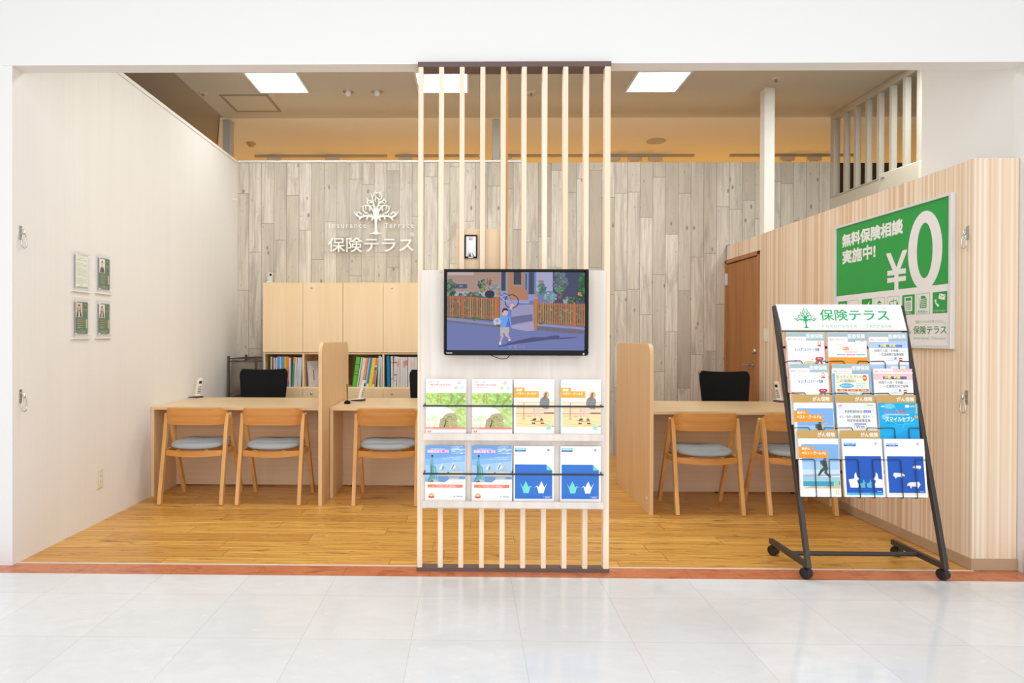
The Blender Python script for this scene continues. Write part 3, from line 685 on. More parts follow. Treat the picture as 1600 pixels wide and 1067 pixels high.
def draw_forest(b):
    b.rect(0, 0, 210, 297, (252, 252, 252)); scaled(b, 73, 68, 3.205); r = random.Random(11)
    RD = (238, 120, 104)
    b.text('米国ドル建', 108, 134, 286, 108, RD, .02).text('介護保障付終身保険', 108, 184, 480, 148, RD, .02).text('(低解約返戻金型)', 116, 220, 356, 198, RD).text('ご契約のしおり', 380, 220, 410, 212, (190, 190, 190)).text('保険料・保障内容のご案内', 112, 274, 450, 260, (186, 186, 186))
    b.ring(625, 190, 56, 2, (214, 214, 214)).disc(624, 132, 26, (250, 160, 148)).disc(624, 132, 15, (254, 236, 232)).disc(574, 216, 26, (170, 206, 92)).disc(574, 216, 13, (238, 246, 220)).disc(672, 216, 26, (170, 218, 236)).disc(672, 216, 13, (236, 246, 250))
    b.rect(73, 300, 742, 872, (214, 236, 166))
    cl2 = lambda u, v: (min(max(u, 73), 742), min(max(v, 300), 872))

    def leaf(n, x0, x1, y0, y1, cols, k0):
        for i in range(n):
            x = x0 + (x1 - x0) * r.random(); y = y0 + (y1 - y0) * r.random(); k = k0 * (.5 + r.random())
            b.poly([cl2(x - k, y), cl2(x - k * .2, y - k * .8), cl2(x + k, y - k * .1), cl2(x + k * .2, y + k * .8)], r.choice(cols))
    leaf(150, 73, 742, 300, 470, [(186, 224, 110), (160, 206, 90), (206, 236, 146), (226, 236, 120)], 26); leaf(60, 350, 742, 300, 520, [(150, 206, 104), (178, 222, 130)], 24)
    b.poly([(73, 520), (300, 500), (480, 560), (560, 620), (300, 872), (73, 872)], (248, 250, 246)); leaf(40, 590, 742, 480, 860, [(206, 232, 140), (224, 240, 176), (186, 220, 120)], 28); leaf(26, 80, 280, 640, 870, [(236, 246, 214), (226, 240, 190)], 26)
    b.line([(278, 300), (270, 470)], 12, (178, 158, 116)).line([(312, 300), (318, 470)], 16, (190, 172, 130)).line([(500, 300), (490, 470)], 18, (178, 164, 118)).line([(720, 340), (640, 420), (560, 520)], [28, 24, 14], (176, 158, 112)).line([(530, 330), (490, 400)], 8, (168, 152, 104)).line([(90, 745), (150, 765), (240, 700)], 5, (206, 206, 166))
    b.poly([(290, 872), (310, 770), (400, 660), (470, 640), (560, 640), (585, 740), (600, 872)], (186, 178, 132)); leaf(60, 320, 585, 690, 868, [(160, 152, 104), (206, 200, 156), (140, 132, 90), (190, 190, 120)], 14)
    b.poly([(368, 872), (396, 790), (400, 740), (412, 742), (412, 800), (390, 872)], (98, 86, 62)).rect(73, 872, 742, 896, (246, 138, 116)).rect(104, 878, 196, 890, (252, 214, 204)).rect(106, 930, 156, 950, (230, 84, 64)).rect(118, 934, 142, 948, (250, 220, 150))


def draw_skate(b, edge=None):
    b.rect(0, 0, 210, 297, (253, 253, 252)); scaled(b, 42, 65, 3.205)
    if edge: b.rect(42, 65, 54, 1016, edge)
    OR = (250, 178, 66)
    b.rect(74, 438, 712, 860, (252, 236, 204)); b.rect(74, 440, 712, 452, (236, 206, 172)); b.rect(74, 535, 712, 548, (226, 190, 152)).rect(74, 548, 712, 632, (250, 226, 186)).rect(74, 632, 712, 646, (216, 172, 130)).rect(74, 660, 712, 690, (244, 212, 160))
    b.poly([(74, 690), (712, 660), (712, 860), (74, 860)], (252, 226, 172)).line([(74, 760), (400, 745), (712, 780)], 6, (246, 210, 140)).line([(74, 800), (712, 845)], [4, 14], (236, 196, 112)).line([(208, 450), (206, 725)], 12, (190, 142, 104)).line([(180, 730), (232, 728)], 10, (186, 136, 98)).poly([(240, 690), (300, 672), (360, 686)], (226, 180, 104)).rect(540, 616, 712, 634, (128, 92, 74))
    b.poly([(42, 202), (220, 202), (220, 262), (458, 262), (458, 372), (42, 372)], OR).text('医療', 84, 264, 178, 220, (255, 255, 255), .05).text('ベスト・ゴールド', 84, 322, 414, 282, (255, 255, 255), .045).text('無解約返戻金型医療保険', 84, 354, 290, 342, (236, 150, 60)).text('FWD', 632, 124, 692, 108, (200, 200, 204)).text('フコクしんらい', 80, 128, 156, 116, (226, 226, 226))
    # person seated on the rail with a skateboard
    b.line([(380, 550), (385, 640), (385, 708)], [34, 34, 26], (236, 204, 190)).line([(590, 575), (500, 560), (415, 560)], [54, 46, 36], (244, 214, 200)).line([(428, 560), (455, 640), (490, 705)], [44, 36, 26], (240, 208, 196)).poly([(470, 470), (482, 392), (520, 358), (600, 362), (632, 400), (634, 452), (618, 556), (560, 560), (480, 520)], (138, 142, 140))
    b.poly([(524, 330), (540, 280), (575, 262), (612, 275), (632, 316), (618, 360), (590, 372), (585, 320)], (222, 194, 138)).poly([(524, 322), (548, 282), (580, 282), (582, 340), (540, 372), (528, 350)], (232, 186, 154)).poly([(560, 290), (592, 280), (586, 360), (540, 415), (530, 380)], (160, 112, 72)).line([(440, 534), (500, 524)], 18, (232, 190, 160)).rect(570, 545, 606, 560, (236, 140, 100))
    b.poly([(335, 752), (375, 716), (412, 712), (412, 752)], (92, 82, 70)).poly([(470, 752), (500, 702), (530, 742), (524, 756)], (112, 104, 88)).line([(310, 752), (420, 768), (538, 770)], 10, (216, 130, 104))
    for x in (356, 384, 500, 526): b.disc(x, 798, 14, (130, 66, 62))
    b.line([(540, 800), (712, 852)], [6, 10], (176, 140, 84)).rect(580, 818, 670, 906, (206, 240, 224))
    for i in range(5): b.rect(592, 832 + i * 14, 658 - (i % 2) * 14, 838 + i * 14, (140, 206, 180))


def draw_landmark(b):
    b.rect(0, 0, 210, 297, (252, 252, 252)); scaled(b, 62, 72, 3.175); r = random.Random(5)
    b.poly([(62, 72), (724, 72), (724, 628), (460, 628), (390, 678), (62, 678)], (142, 190, 240)).poly([(62, 72), (724, 72), (724, 230), (62, 300)], (118, 170, 232)).poly([(62, 400), (724, 330), (724, 560), (62, 600)], (170, 210, 246))
    for i in range(34): x = 500 + 220 * r.random(); y = 78 + 130 * r.random() ** 1.3; k = 8 + 16 * r.random(); b.poly([(max(62, x - 2 * k), y), (x, y - k * .5), (min(724, x + 2 * k), y), (x, y + k * .4)], r.choice([(190, 220, 248), (226, 238, 250), (164, 204, 244)]))
    b.rect(152, 120, 394, 136, (206, 226, 246)).text('米国ドル建終身保険', 156, 134, 390, 122, (120, 160, 206)).rect(98, 144, 450, 192, (252, 228, 246)).text('つづける積立', 104, 190, 444, 148, (240, 92, 190), .05).rect(576, 126, 684, 144, (240, 244, 250)).text('無配当・通貨指定型', 582, 142, 678, 128, (130, 150, 180)).text('しっかり備える、未来のために。', 436, 276, 672, 258, (246, 250, 254)).text('積み立てながら、一生涯の保障を準備する。', 360, 304, 672, 286, (246, 250, 254))
    # plain white peaked roofs by the water
    b.poly([(285, 474), (345, 368), (388, 474)], (236, 240, 240)).poly([(330, 474), (350, 395), (378, 440), (368, 474)], (150, 160, 160)).poly([(462, 474), (528, 350), (600, 474)], (240, 242, 242)).poly([(520, 474), (596, 408), (640, 474)], (196, 196, 188)).poly([(490, 460), (530, 372), (545, 392), (505, 474)], (130, 140, 136))
    b.poly([(285, 505), (690, 505), (722, 562), (724, 580), (280, 572)], (232, 224, 208)).rect(285, 545, 410, 560, (150, 150, 160)).rect(430, 510, 460, 552, (120, 120, 110)).poly([(270, 580), (724, 580), (724, 628), (460, 628), (390, 678), (290, 672)], (120, 160, 210)).poly([(440, 590), (640, 590), (600, 622), (470, 622)], (196, 200, 190))
    # plain green figure-like tower
    b.line([(178, 300), (176, 252)], 14, (84, 132, 140)).disc(178, 244, 18, (60, 74, 92)).poly([(150, 345), (168, 290), (186, 290), (190, 350), (205, 400), (240, 430), (248, 520), (262, 640), (250, 672), (98, 672), (120, 620), (150, 560), (150, 470), (140, 400)], (112, 176, 180)).poly([(150, 380), (180, 420), (170, 560), (120, 660), (98, 672), (150, 560)], (78, 140, 148)).line([(212, 440), (226, 540), (240, 650)], 10, (160, 214, 210)).poly([(98, 676), (200, 628), (250, 640), (290, 676)], (206, 200, 192)).poly([(110, 676), (190, 640), (196, 676)], (110, 100, 100))
    b.rect(104, 718, 682, 768, (250, 134, 98)).text('この保険は市場金利に応じた運用資産の価格変動が反映されます', 216, 740, 606, 724, (255, 240, 232)).text('必ずお読みください 市場価格調整', 260, 760, 566, 745, (255, 255, 255), .03).disc(192, 746, 12, (250, 214, 90)).text('パンフレット', 500, 664, 660, 648, (186, 190, 196)).text('2022年4月', 480, 690, 680, 676, (200, 204, 210)).text('詳しくは契約概要をご覧ください', 250, 788, 590, 776, (206, 206, 206))
    b.ring(165, 900, 38, 14, (246, 196, 92)).ring(165, 905, 22, 10, (240, 150, 96)).poly([(112, 915), (212, 915), (206, 938), (118, 936)], (216, 72, 64)).disc(547, 914, 12, (150, 220, 200)).text('MetLife', 584, 922, 682, 904, (120, 140, 180), .03)


def draw_cranes(b):
    b.rect(0, 0, 210, 297, (252, 253, 254)); scaled(b, 45, 65, 3.19)
    BL = (60, 122, 214)
    b.rect(64, 98, 246, 136, (120, 214, 214)).rect(64, 136, 246, 160, (58, 100, 190)).text('無配当終身保険', 84, 130, 230, 106, (246, 252, 252), .04).text('パンフレット', 106, 156, 206, 142, (236, 242, 252), .03).text('2022年度版', 112, 192, 190, 182, (206, 210, 216)).ring(618, 132, 16, 8, (66, 84, 170)).rect(612, 126, 632, 136, (66, 84, 170)).text('ZURICH', 566, 180, 672, 166, (176, 182, 196)).text('チューリッヒ', 580, 208, 664, 198, (206, 210, 220))
    b.poly([(66, 372), (588, 372), (684, 466), (684, 942), (66, 942)], BL).poly([(588, 372), (684, 466), (588, 466)], (124, 222, 206)).poly([(588, 466), (684, 466), (684, 500), (588, 500)], BL)
    G = (126, 228, 208)
    for f, c in ((1, G), (-1, (250, 250, 250))):
        X = (lambda u: u) if f == 1 else (lambda u: 752 - u)
        for pts in ([(245, 648), (296, 752), (318, 722), (360, 760), (322, 740), (292, 852), (250, 846), (212, 852), (190, 770), (148, 674), (198, 752)],): b.poly([(X(u), v) for u, v in pts], c)
    b.line([(540, 900), (672, 900), (672, 930), (540, 930), (540, 900)], 3, (220, 230, 248)).text('資料請求', 570, 924, 646, 908, (250, 250, 252), .04)


def place(o, x, y, z): o.location = (x, y, z); return o


GB = 'brochures on the display screen shelves'
TX = [-.117, .1225, .341, .582]
LZ = ((.7205, 'upper'), (.3735, 'lower'))
for x, d, lb in ((TX[0], draw_forest, 'leftmost green woodland-cover brochure on the upper display shelf'), (TX[1], draw_forest, 'second green woodland-cover brochure on the upper display shelf'),
                 (TX[2], draw_skate, 'orange-banner skateboarder brochure on the upper shelf, beside the green ones'), (TX[3], lambda b: draw_skate(b, (132, 214, 204)), 'orange-banner skateboarder brochure at the right end of the upper shelf')):
    place(brochure(lb, d, GB, h=.289), x, 3.398, LZ[0][0])
for x, d, lb in ((-.120, draw_landmark, 'leftmost sky-blue waterfront brochure on the lower display shelf'), (.1225, draw_landmark, 'second sky-blue waterfront brochure on the lower display shelf'),
                 (.341, draw_cranes, 'blue paper-crane brochure on the lower shelf, beside the waterfront ones'), (.583, draw_cranes, 'blue paper-crane brochure at the right end of the lower shelf')):
    o = place(brochure(lb, d, GB, h=.282), x, 3.398, LZ[1][0])

# ------------------------------------------------------------------ wheeled brochure rack (local x right, y back; origin on the floor at the middle of the front)
RX, RY = 2.085, 3.345
TL, TLB = .235, .115
rk = thing('brochure_rack', 'black wheeled magazine rack with white sign board and tiers of brochures', 'brochure rack', (RX, RY, 0))
yz = lambda z: .235 * (z - .09)                                    # the leaning plane of the uprights
for s, xt in ((-1, -.378), (1, .318)):
    xb = -.354 if s < 0 else .335
    MB('rack').bar((xb, -.008, .066), (xt, yz(1.415) + .01, 1.415), .022, .03, (0, 1, 0)).build('upright', rk, bevel=.003)
    MB('rack').box(xb - .012, .004, .062, xb + .012, .405, .092).build('foot_bar', rk, bevel=.003)
    for y in (.025, .385):
        cs = MB('black', Matrix.Translation((xb - s * .0 + (.006 if s < 0 else .012), y, 0)) @ Matrix.Rotation(R(35 if s < 0 else 25), 4, 'Z'))
        cs.lathe([(.024, -.020), (.029, -.014), (.029, -.002), (.020, 0), (.020, .001), (.029, .002), (.029, .014), (.024, .020)], 18, (0, 0, .0295), 'x')
        c = cs.build('caster', rk)
        MB('chrome').tube([(xb + (.006 if s < 0 else .012), y, .052), (xb + (.006 if s < 0 else .012), y, .0625)], .007, 10).build('caster_stem', c)
MB('rack').tube([(-.335, .19, .076), (.328, .19, .076)], .012, 10).build('cross_bar', rk)
for z in (1.185, 1.02, .85, .532):
    MB('rack').bar((-.362, yz(z) + .012, z), (.332, yz(z) + .012, z), .014, .014).build('cross_bar', rk)
b = MB('paper', Matrix.Translation((-.03, yz(1.351) - .010, 1.349)) @ Matrix.Rotation(-TL, 4, 'X'))
b.prism([(-.349, .076), (-.330, -.074), (.350, -.074), (.336, .076)][::-1], 'y', 0, .006)
b.use('rack').box(-.332, -.002, -.078, .352, .008, -.0735)
b.sheet(lambda x, z: (-.349 + x / 1000, -.071 + z / 1000), 0)
print_tree(b, 90, 12, 216, 126, (0, 178, 98))
b.text('保険テラス', 234, 54, 612, 118, (0, 178, 98), .02).ring(590, 126, 9, 1.6, (150, 210, 182)).text('R', 586, 121, 594, 131, (150, 210, 182))
for w_, xa, xb in (('Insurance', 240, 436), ('Terrace', 480, 622)):
    for i, c_ in enumerate(w_): k_ = (xb - xa) / len(w_); b.text(c_, xa + i * k_, 16, xa + i * k_ + (5 if c_ == 'I' else 13), 34 if c_ in 'IT' else 29, (176, 220, 200))
sb = b.build('sign_board', rk); sb['label'] = 'white sign board with green tree emblem'

PX = [1.8135 - RX, 2.0365 - RX, 2.2535 - RX]
ROWZ = [.946, .778, .600, .418]


def head_card(b, kind, w=.206):
    if kind == 'blue':
        b.rect(0, 0, 206, 44, (168, 192, 198)).text('医療保険', 106, 12, 196, 36, (250, 250, 250), .03).poly([(0, -6), (104, -6), (104, 18), (100, 21), (4, 21), (0, 18)], (250, 250, 250)).text('健康に不安がある方', 6, 1, 94, 11, (240, 140, 116), .02)
    elif kind == 'tab':
        b.poly([(0, -6), (104, -6), (104, 18), (100, 21), (4, 21), (0, 18)], (250, 250, 250)).text('健康に不安がある方', 6, 1, 94, 11, (240, 140, 116), .02)
    else:
        b.rect(0, 0, 206, 46, (200, 164, 98)).text('がん保険', 106, 12, 196, 36, (250, 248, 242), .03)


def r_white(b, ribbon, edge):
    b.rect(0, 0, 210, 297, (251, 251, 252))
    if edge: b.rect(0, 0, 4, 297, edge).rect(206, 0, 210, 297, edge)
    b.disc(26, 262, 4, (190, 224, 206)).text('MetLife', 38, 258, 72, 265, (206, 210, 214), .02).text('ご加入しやすい引受基準緩和型', 78, 244, 158, 248, (180, 190, 214)).text('もっとずっとスマート医療', 44, 220, 178, 238, (58, 88, 168), .03).text('引受基準緩和型終身医療保険', 70, 210, 150, 214, (238, 206, 196)).ring(180, 264, 8, 5, (236, 176, 74)).rect(170, 246, 190, 253, (190, 72, 62)).line([(0, 190), (210, 190)], 1.6, (206, 216, 220))
    b.poly([(158, 188), (194, 188), (200, 178), (190, 170), (160, 170), (152, 178)], (206, 50, 56)).text('終身', 164, 176, 188, 184, (250, 214, 214), .03)
    for s in (-1, 1): b.poly([(176 + s * 4, 170), (176 + s * 22, 150), (176 + s * 12, 153), (176 + s * 7, 146)], (196, 44, 50))
    if ribbon: b.line(circle(120, 120, 46, 14, None, 20, 160), 4, (240, 170, 110)).line(circle(120, 120, 40, 14, None, 20, 160), 4, (240, 216, 120)).line(circle(120, 120, 34, 14, None, 20, 160), 4, (150, 206, 140)).disc(138, 176, 4, (240, 160, 80)).disc(46, 168, 5, (236, 130, 170))
    else: b.poly([(4, 175), (60, 160), (50, 146), (4, 152)], (240, 190, 170)).rect(0, 0, 210, 120, (246, 240, 236))


def r_orange(b):
    b.rect(0, 0, 210, 297, (252, 251, 250)).rect(0, 0, 210, 188, (248, 166, 60)).poly([(0, 272), (148, 272), (152, 286), (0, 286)], (116, 78, 170)).text('はじめやすい', 10, 275, 58, 282, (206, 190, 232)).text('無解約返戻金型', 62, 274, 142, 284, (250, 250, 252), .04).text('ORIX', 176, 272, 198, 280, (240, 150, 90), .03).text('持病がある方にも入りやすくなりました', 44, 252, 174, 260, (248, 178, 70)).rect(78, 226, 112, 244, (238, 136, 60)).text('新キュア', 80, 229, 110, 241, (254, 246, 236), .04).text('サポート', 114, 229, 160, 240, (244, 176, 120)).text('引受基準緩和型医療保険', 80, 212, 158, 222, (246, 170, 80))
    for i, c in enumerate(((140, 176, 226), (236, 120, 166), (92, 196, 190))): b.rect(46 + i * 52, 198, 92 + i * 52, 206, c).text('充実の保障', 52 + i * 52, 199.5, 86 + i * 52, 204.5, (240, 244, 250))
    b.rect(100, 20, 130, 130, (252, 238, 214))


def r_age(b, tint, box, a2, l2, kind):
    b.rect(0, 0, 210, 297, (251, 252, 253)).rect(0, 238, 210, 297, tint).poly([(10, 274), (30, 278), (30, 286), (10, 282)], (240, 160, 180)).text('はなさく', 12, 266, 30, 270, (190, 180, 200)).rect(52, 242, 178, 256, box).text('20歳', 58, 244, 94, 262, (252, 240, 120), .05).text('から', 96, 246, 108, 253, (246, 246, 252)).text(a2, 110, 244, 144, 262, (252, 240, 120), .05).text('までの方に', 146, 246, 174, 253, (246, 246, 252))
    b.text('持病や入院・手術歴', 26, 216, 158, 232, (70, 62, 62), .01).text('がある方も', 160, 218, 196, 226, (120, 116, 116)).text(l2, 50, 196, 184, 212, (70, 62, 62), .01).rect(92, 164, 148, 190, (214, 226, 240)).rect(94, 166, 146, 188, (248, 250, 252)).text(kind, 98, 178, 124, 187, (120, 170, 220), .02).rect(132, 176, 144, 188, (150, 160, 176)).text('医療保険プラス', 96, 168, 144, 175, (130, 160, 200)).disc(166, 177, 10, (226, 50, 56)).rect(158, 175, 174, 179, (252, 230, 228))
    b.rect(0, 0, 210, 150, tint).rect(110, 40, 190, 140, (250, 246, 216))


def r_compare(b):
    b.rect(0, 0, 210, 297, (150, 202, 240)).rect(4, 0, 206, 290, (126, 186, 236)).rect(12, 60, 200, 272, (70, 84, 140)).rect(14, 62, 198, 270, (252, 248, 218)).text('比べてください!', 22, 244, 154, 262, (64, 70, 86), .01).text('この保険料!', 22, 222, 126, 240, (64, 70, 86), .01).disc(176, 248, 12, (240, 112, 50), 17).text('最新', 169, 244, 183, 252, (254, 236, 220), .04).disc(76, 206, 40, (92, 184, 232), 13).text('メディフィット', 44, 201, 108, 212, (250, 252, 254), .03)
    for i in range(3): b.rect(126, 214 - i * 9, 178 - i * 4, 218 - i * 9, (170, 214, 238))
    for i, t in enumerate(('充実の', '加入も', 'お手頃')):
        x = 24 + i * 58; b.rect(x, 176, x + 54, 188, (238, 110, 52)).text(t, x + 14, 178, x + 40, 186, (254, 240, 228), .04).rect(x, 120, x + 54, 175, (206, 232, 246)).text('しやすい', x + 8, 160, x + 46, 168, (90, 100, 120)).text('保険料', x + 14, 146, x + 40, 155, (90, 100, 120))
    for x, y in ((20, 46), (18, 20), (60, 30)): b.disc(x, y, 8, (244, 176, 60))


def r_gold(b, person):
    b.rect(0, 0, 210, 297, (252, 252, 252)).text('ネオファースト', 10, 285, 34, 289, (226, 222, 222)).text('2022', 186, 284, 200, 289, (160, 160, 164)).rect(14, 178, 208, 268, (130, 178, 232)).rect(14, 138, 208, 178, (166, 206, 240)).rect(14, 112, 208, 138, (206, 226, 240)).poly([(14, 100), (208, 106), (208, 116), (14, 112)], (170, 180, 206)).rect(14, 78, 208, 101, (160, 206, 222)).rect(14, 52, 208, 78, (70, 160, 190)).poly([(14, 46), (60, 52), (110, 48), (160, 54), (208, 60), (208, 42), (14, 42)], (222, 190, 140))
    OR = (250, 156, 44)
    b.poly([(-2, 196), (150, 196), (150, 234), (76, 234), (76, 256), (-2, 256)], OR).text('新がん', 16, 238, 60, 252, (254, 250, 244), .045).text('ベスト・ゴールドα', 14, 214, 142, 231, (254, 250, 244), .045).text('無解約返戻金型悪性新生物治療保険', 14, 203, 90, 207, (226, 130, 40))
    b.line([(130, 176), (150, 182), (176, 192)], [8, 7, 5], (226, 176, 130)).poly([(112, 182), (128, 188), (142, 182), (146, 150), (130, 146), (120, 156)], (66, 70, 64)).disc(134, 190, 8, (60, 110, 140)).poly([(108, 184), (122, 184), (122, 158), (110, 160)], (92, 92, 84)).line([(136, 150), (112, 130), (96, 106)], [18, 14, 9], (58, 84, 78)).line([(142, 150), (134, 122), (160, 98)], [18, 14, 9], (58, 84, 78)).line([(92, 106), (86, 98)], 7, (232, 196, 160)).line([(156, 98), (160, 92)], 7, (232, 196, 160)).line([(114, 164), (108, 148)], 6, (226, 176, 130))
    b.rect(174, 52, 200, 82, (166, 218, 196))
    for i in range(4): b.rect(178, 58 + i * 6, 196, 60 + i * 6, (110, 180, 150))
    for i in range(2):
        for j in range(2): b.rect(182 + i * 10, 12 + j * 12, 190 + i * 10, 20 + j * 12, (236, 216, 160))
    b.text('お客さまの声をもとに がんの保障を見直しました', 20, 26, 120, 30, (214, 210, 206))


def r_with(b):
    b.rect(0, 0, 210, 297, (232, 236, 248)).rect(0, 60, 210, 236, (250, 250, 252)).poly([(10, 276), (30, 280), (30, 288), (10, 284)], (244, 150, 176)).text('はなさく', 12, 268, 30, 273, (190, 184, 206)).rect(160, 282, 194, 287, (160, 206, 130)).rect(44, 246, 182, 258, (104, 124, 206)).text('まとまったお金', 50, 247, 144, 262, (250, 244, 140), .05).text('が受け取れる', 146, 249, 176, 256, (240, 244, 252)).text('がん・急性心筋梗塞・脳卒中', 12, 216, 174, 232, (74, 66, 70), .01).text('に備える', 178, 219, 200, 228, (150, 146, 150)).text('特定疾病保障保険', 52, 196, 176, 212, (74, 66, 70), .01).rect(90, 160, 152, 190, (120, 130, 200)).rect(92, 161, 150, 183, (250, 250, 254)).text('With', 97, 164, 144, 181, (70, 66, 80), .03)


def r_cyan(b):
    b.rect(0, 0, 210, 297, (28, 176, 232)).poly([(0, 100), (210, 180), (210, 0), (0, 0)], (20, 164, 228)).rect(16, 276, 50, 283, (240, 248, 252)).disc(60, 280, 30, (120, 204, 240), 14).disc(154, 280, 12, (244, 248, 250), 8).rect(170, 276, 194, 284, (240, 190, 180)).poly([(198, 290), (206, 290), (204, 245), (192, 240), (200, 250)], (206, 222, 90)).disc(196, 226, 7, (246, 160, 60)).disc(204, 224, 6, (246, 160, 60))
    b.text('がん・6大疾病', 28, 244, 144, 262, (230, 60, 60), .03).text('になったら一括', 146, 248, 192, 256, (236, 90, 90)).rect(32, 233, 162, 240, (196, 230, 244)).text('七大疾病一時金保険', 38, 234.5, 150, 239, (90, 130, 160)).disc(34, 224, 20, (130, 208, 240), 14).text('スマイルセブン', 34, 200, 186, 226, (246, 250, 226), .045).text('特定疾病一時給付保険 無配当', 38, 190, 126, 194, (16, 110, 160)).line([(14, 220), (100, 186), (186, 190)], 2, (110, 210, 244)).line([(80, 290), (110, 240)], 2, (120, 214, 246))
    b.line(circle(180, 150, 60, 12, None, 100, 170), 2, (110, 210, 244))


def r_paper(b, sheep):
    b.rect(0, 0, 210, 297, (252, 253, 254)); b.rect(8, 266, 72, 276, (70, 176, 222) if not sheep else (226, 230, 238)).rect(8, 258, 72, 266, (60, 110, 200)).text('無配当がん保険', 14, 268, 66, 274, (240, 250, 252) if not sheep else (130, 140, 170), .03).text('終身・定期', 26, 259.5, 54, 264.5, (226, 236, 250)).text('2022年度版', 26, 248, 56, 252, (206, 210, 216)).ring(176, 272, 4.5, 2.6, (80, 90, 170)).text('ZURICH', 162, 260, 190, 264, (180, 186, 200))
    b.rect(10, 22, 200, 208, (38, 92, 190)).text('資料請求', 170, 26, 192, 31, (220, 230, 248), .02)
    if sheep:
        b.rect(10, 10, 200, 20, (236, 232, 214))
        for x, y, k, f in ((64, 108, 1., 1), (166, 150, .72, -1), (144, 60, 1.15, -1)):
            P = lambda u, v: (x + u * k * f, y + v * k)
            b.poly([P(-28, 4), P(-22, 16), (P(20, 14)), P(32, 6), P(34, -2), P(22, 0), P(16, -14), P(12, -4), P(-10, -5), P(-14, -14), P(-20, -6)], (246, 246, 242)).poly([P(22, 14), P(32, 6), P(34, -2), P(26, 0)], (236, 230, 206))
    else:
        b.rect(10, 10, 200, 22, (60, 176, 226)).text('医療も、がんも。あなたと家族に寄り添う保障を', 16, 13, 130, 19, (206, 236, 250))
        for x, k, c, f in ((50, 1.35, (246, 246, 246), 1), (96, .72, (92, 190, 206), 1), (130, .72, (92, 190, 206), 1), (182, 1.35, (246, 246, 246), -1)):
            P = lambda u, v: (min(199, x + u * k * f), 48 + v * k)
            b.poly([P(-20, 30), P(2, 34), P(4, 50), P(10, 58), P(14, 40), P(24, 32), P(12, 26), P(18, 12), P(16, 0), P(-14, 0)], c)


DRAW = [[lambda b: r_white(b, True, (240, 120, 130)), r_orange, lambda b: r_age(b, (184, 206, 240), (56, 104, 196), '85歳', '一生涯保障の医療保険', 'キュア')],
        [lambda b: r_white(b, False, (248, 206, 176)), r_compare, lambda b: r_age(b, (246, 200, 206), (52, 56, 120), '80歳', '一定期間の死亡保障', 'クレスト')],
        [lambda b: r_gold(b, True), r_with, r_cyan], [lambda b: r_gold(b, True), lambda b: r_paper(b, False), lambda b: r_paper(b, True)]]
HEAD = [['blue', 'blue', 'blue'], ['blue', 'blue', 'tab'], ['gold', 'gold', 'gold'], ['gold', 'gold', None]]
LAB = [['white pink-edged brochure with blue lettering in the top tier of the rack', 'white and orange brochure with purple strip in the top tier of the rack', 'pale blue brochure with yellow age figures in the top tier of the rack'],
       ['white peach-edged brochure with blue lettering in the second tier of the rack', 'sky-blue brochure with cream comparison box in the second tier of the rack', 'pink brochure with yellow age figures in the second tier of the rack'],
       ['orange-banner jumping hiker brochure in the third tier of the rack, mostly covered', 'pale lilac brochure with yellow lettering in the third tier of the rack', 'bright cyan brochure in the third tier of the rack'],
       ['orange-banner jumping hiker brochure in the bottom tier of the rack', 'blue paper-rabbit brochure in the bottom tier of the rack', 'blue paper-sheep brochure in the bottom tier of the rack']]
jit = random.Random(4)
for r in range(4):
    z0 = ROWZ[r]; y0 = yz(z0) - .032
    for c in range(3):
        th = .012 if r == 3 else .008
        o = brochure(LAB[r][c], DRAW[r][c], 'brochures on the wheeled rack', t=th, tilt=TLB, h=.297, w=.205)
        o.location = (RX + PX[c] + (.004 if r == 3 else 0) + jit.uniform(-.002, .002), RY + y0, z0)
        if HEAD[r][c]:
            top = HEAD[r][c] != 'gold'
            m = Matrix.Translation((PX[c] + (0 if r != 3 else .004), y0, z0)) @ Matrix.Rotation(-TLB, 4, 'X') @ Matrix.Translation((-.103, .0 if not top else -th - .0022, .277 if top else .293))
            b = MB('paper', m); b.box(0, .0005, 0 if HEAD[r][c] != 'tab' else -.006, .206, .0017, .045 if HEAD[r][c] != 'tab' else .002)
            b.sheet(lambda x, z: (x / 1000, z / 1000), .0005); head_card(b, HEAD[r][c]); b.build('header_card', rk)
        # wire pocket: two bent prongs in front, a shelf wire below, side wires back to the frame
        wz = lambda q, dy: (Matrix.Translation((PX[c] + (.004 if r == 3 else 0), y0, z0)) @ Matrix.Rotation(-TLB, 4, 'X') @ Vector(q))
        wr = MB('wire'); fy = -th - .007; hz = .166 if r < 3 else .190
        for xa, xb in ((-.104, -.028), (.104, .045)):
            q = [(xa, .030, hz - .004), (xa, fy + .012, hz - .002), (xa + (xb - xa) * .12, fy, hz), (xb - (xb - xa) * .08, fy, hz + .001), (xb, fy, hz - .008), (xb, fy, .004), (xb, fy + .003, -.004), (xb, .030, -.006)]
            wr.tube([wz(p, 0) for p in q], .0022, 6)
        wr.tube([wz((-.104, .0305, -.006), 0), wz((.104, .0305, -.006), 0)], .0022, 6)
        wr.tube([wz((-.104, .0305, hz - .004), 0), wz((.104, .0305, hz - .004), 0)], .0022, 6)
        wr.build('wire_pocket', rk)
t = MB('green').tube([(0, 0, 0), (.003, .004, .05)], .0045, 8); t.tube([(.003, .004, .05), (.005, .006, .082)], .0014, 6); t.use('chrome').tube([(.005, .006, .082), (.005, .006, .094)], .004, 8)
tag(t.build('pen', loc=(1.921, 3.565, 1.045)), 'green pen hanging between the first two top-tier brochures of the rack', 'pen')

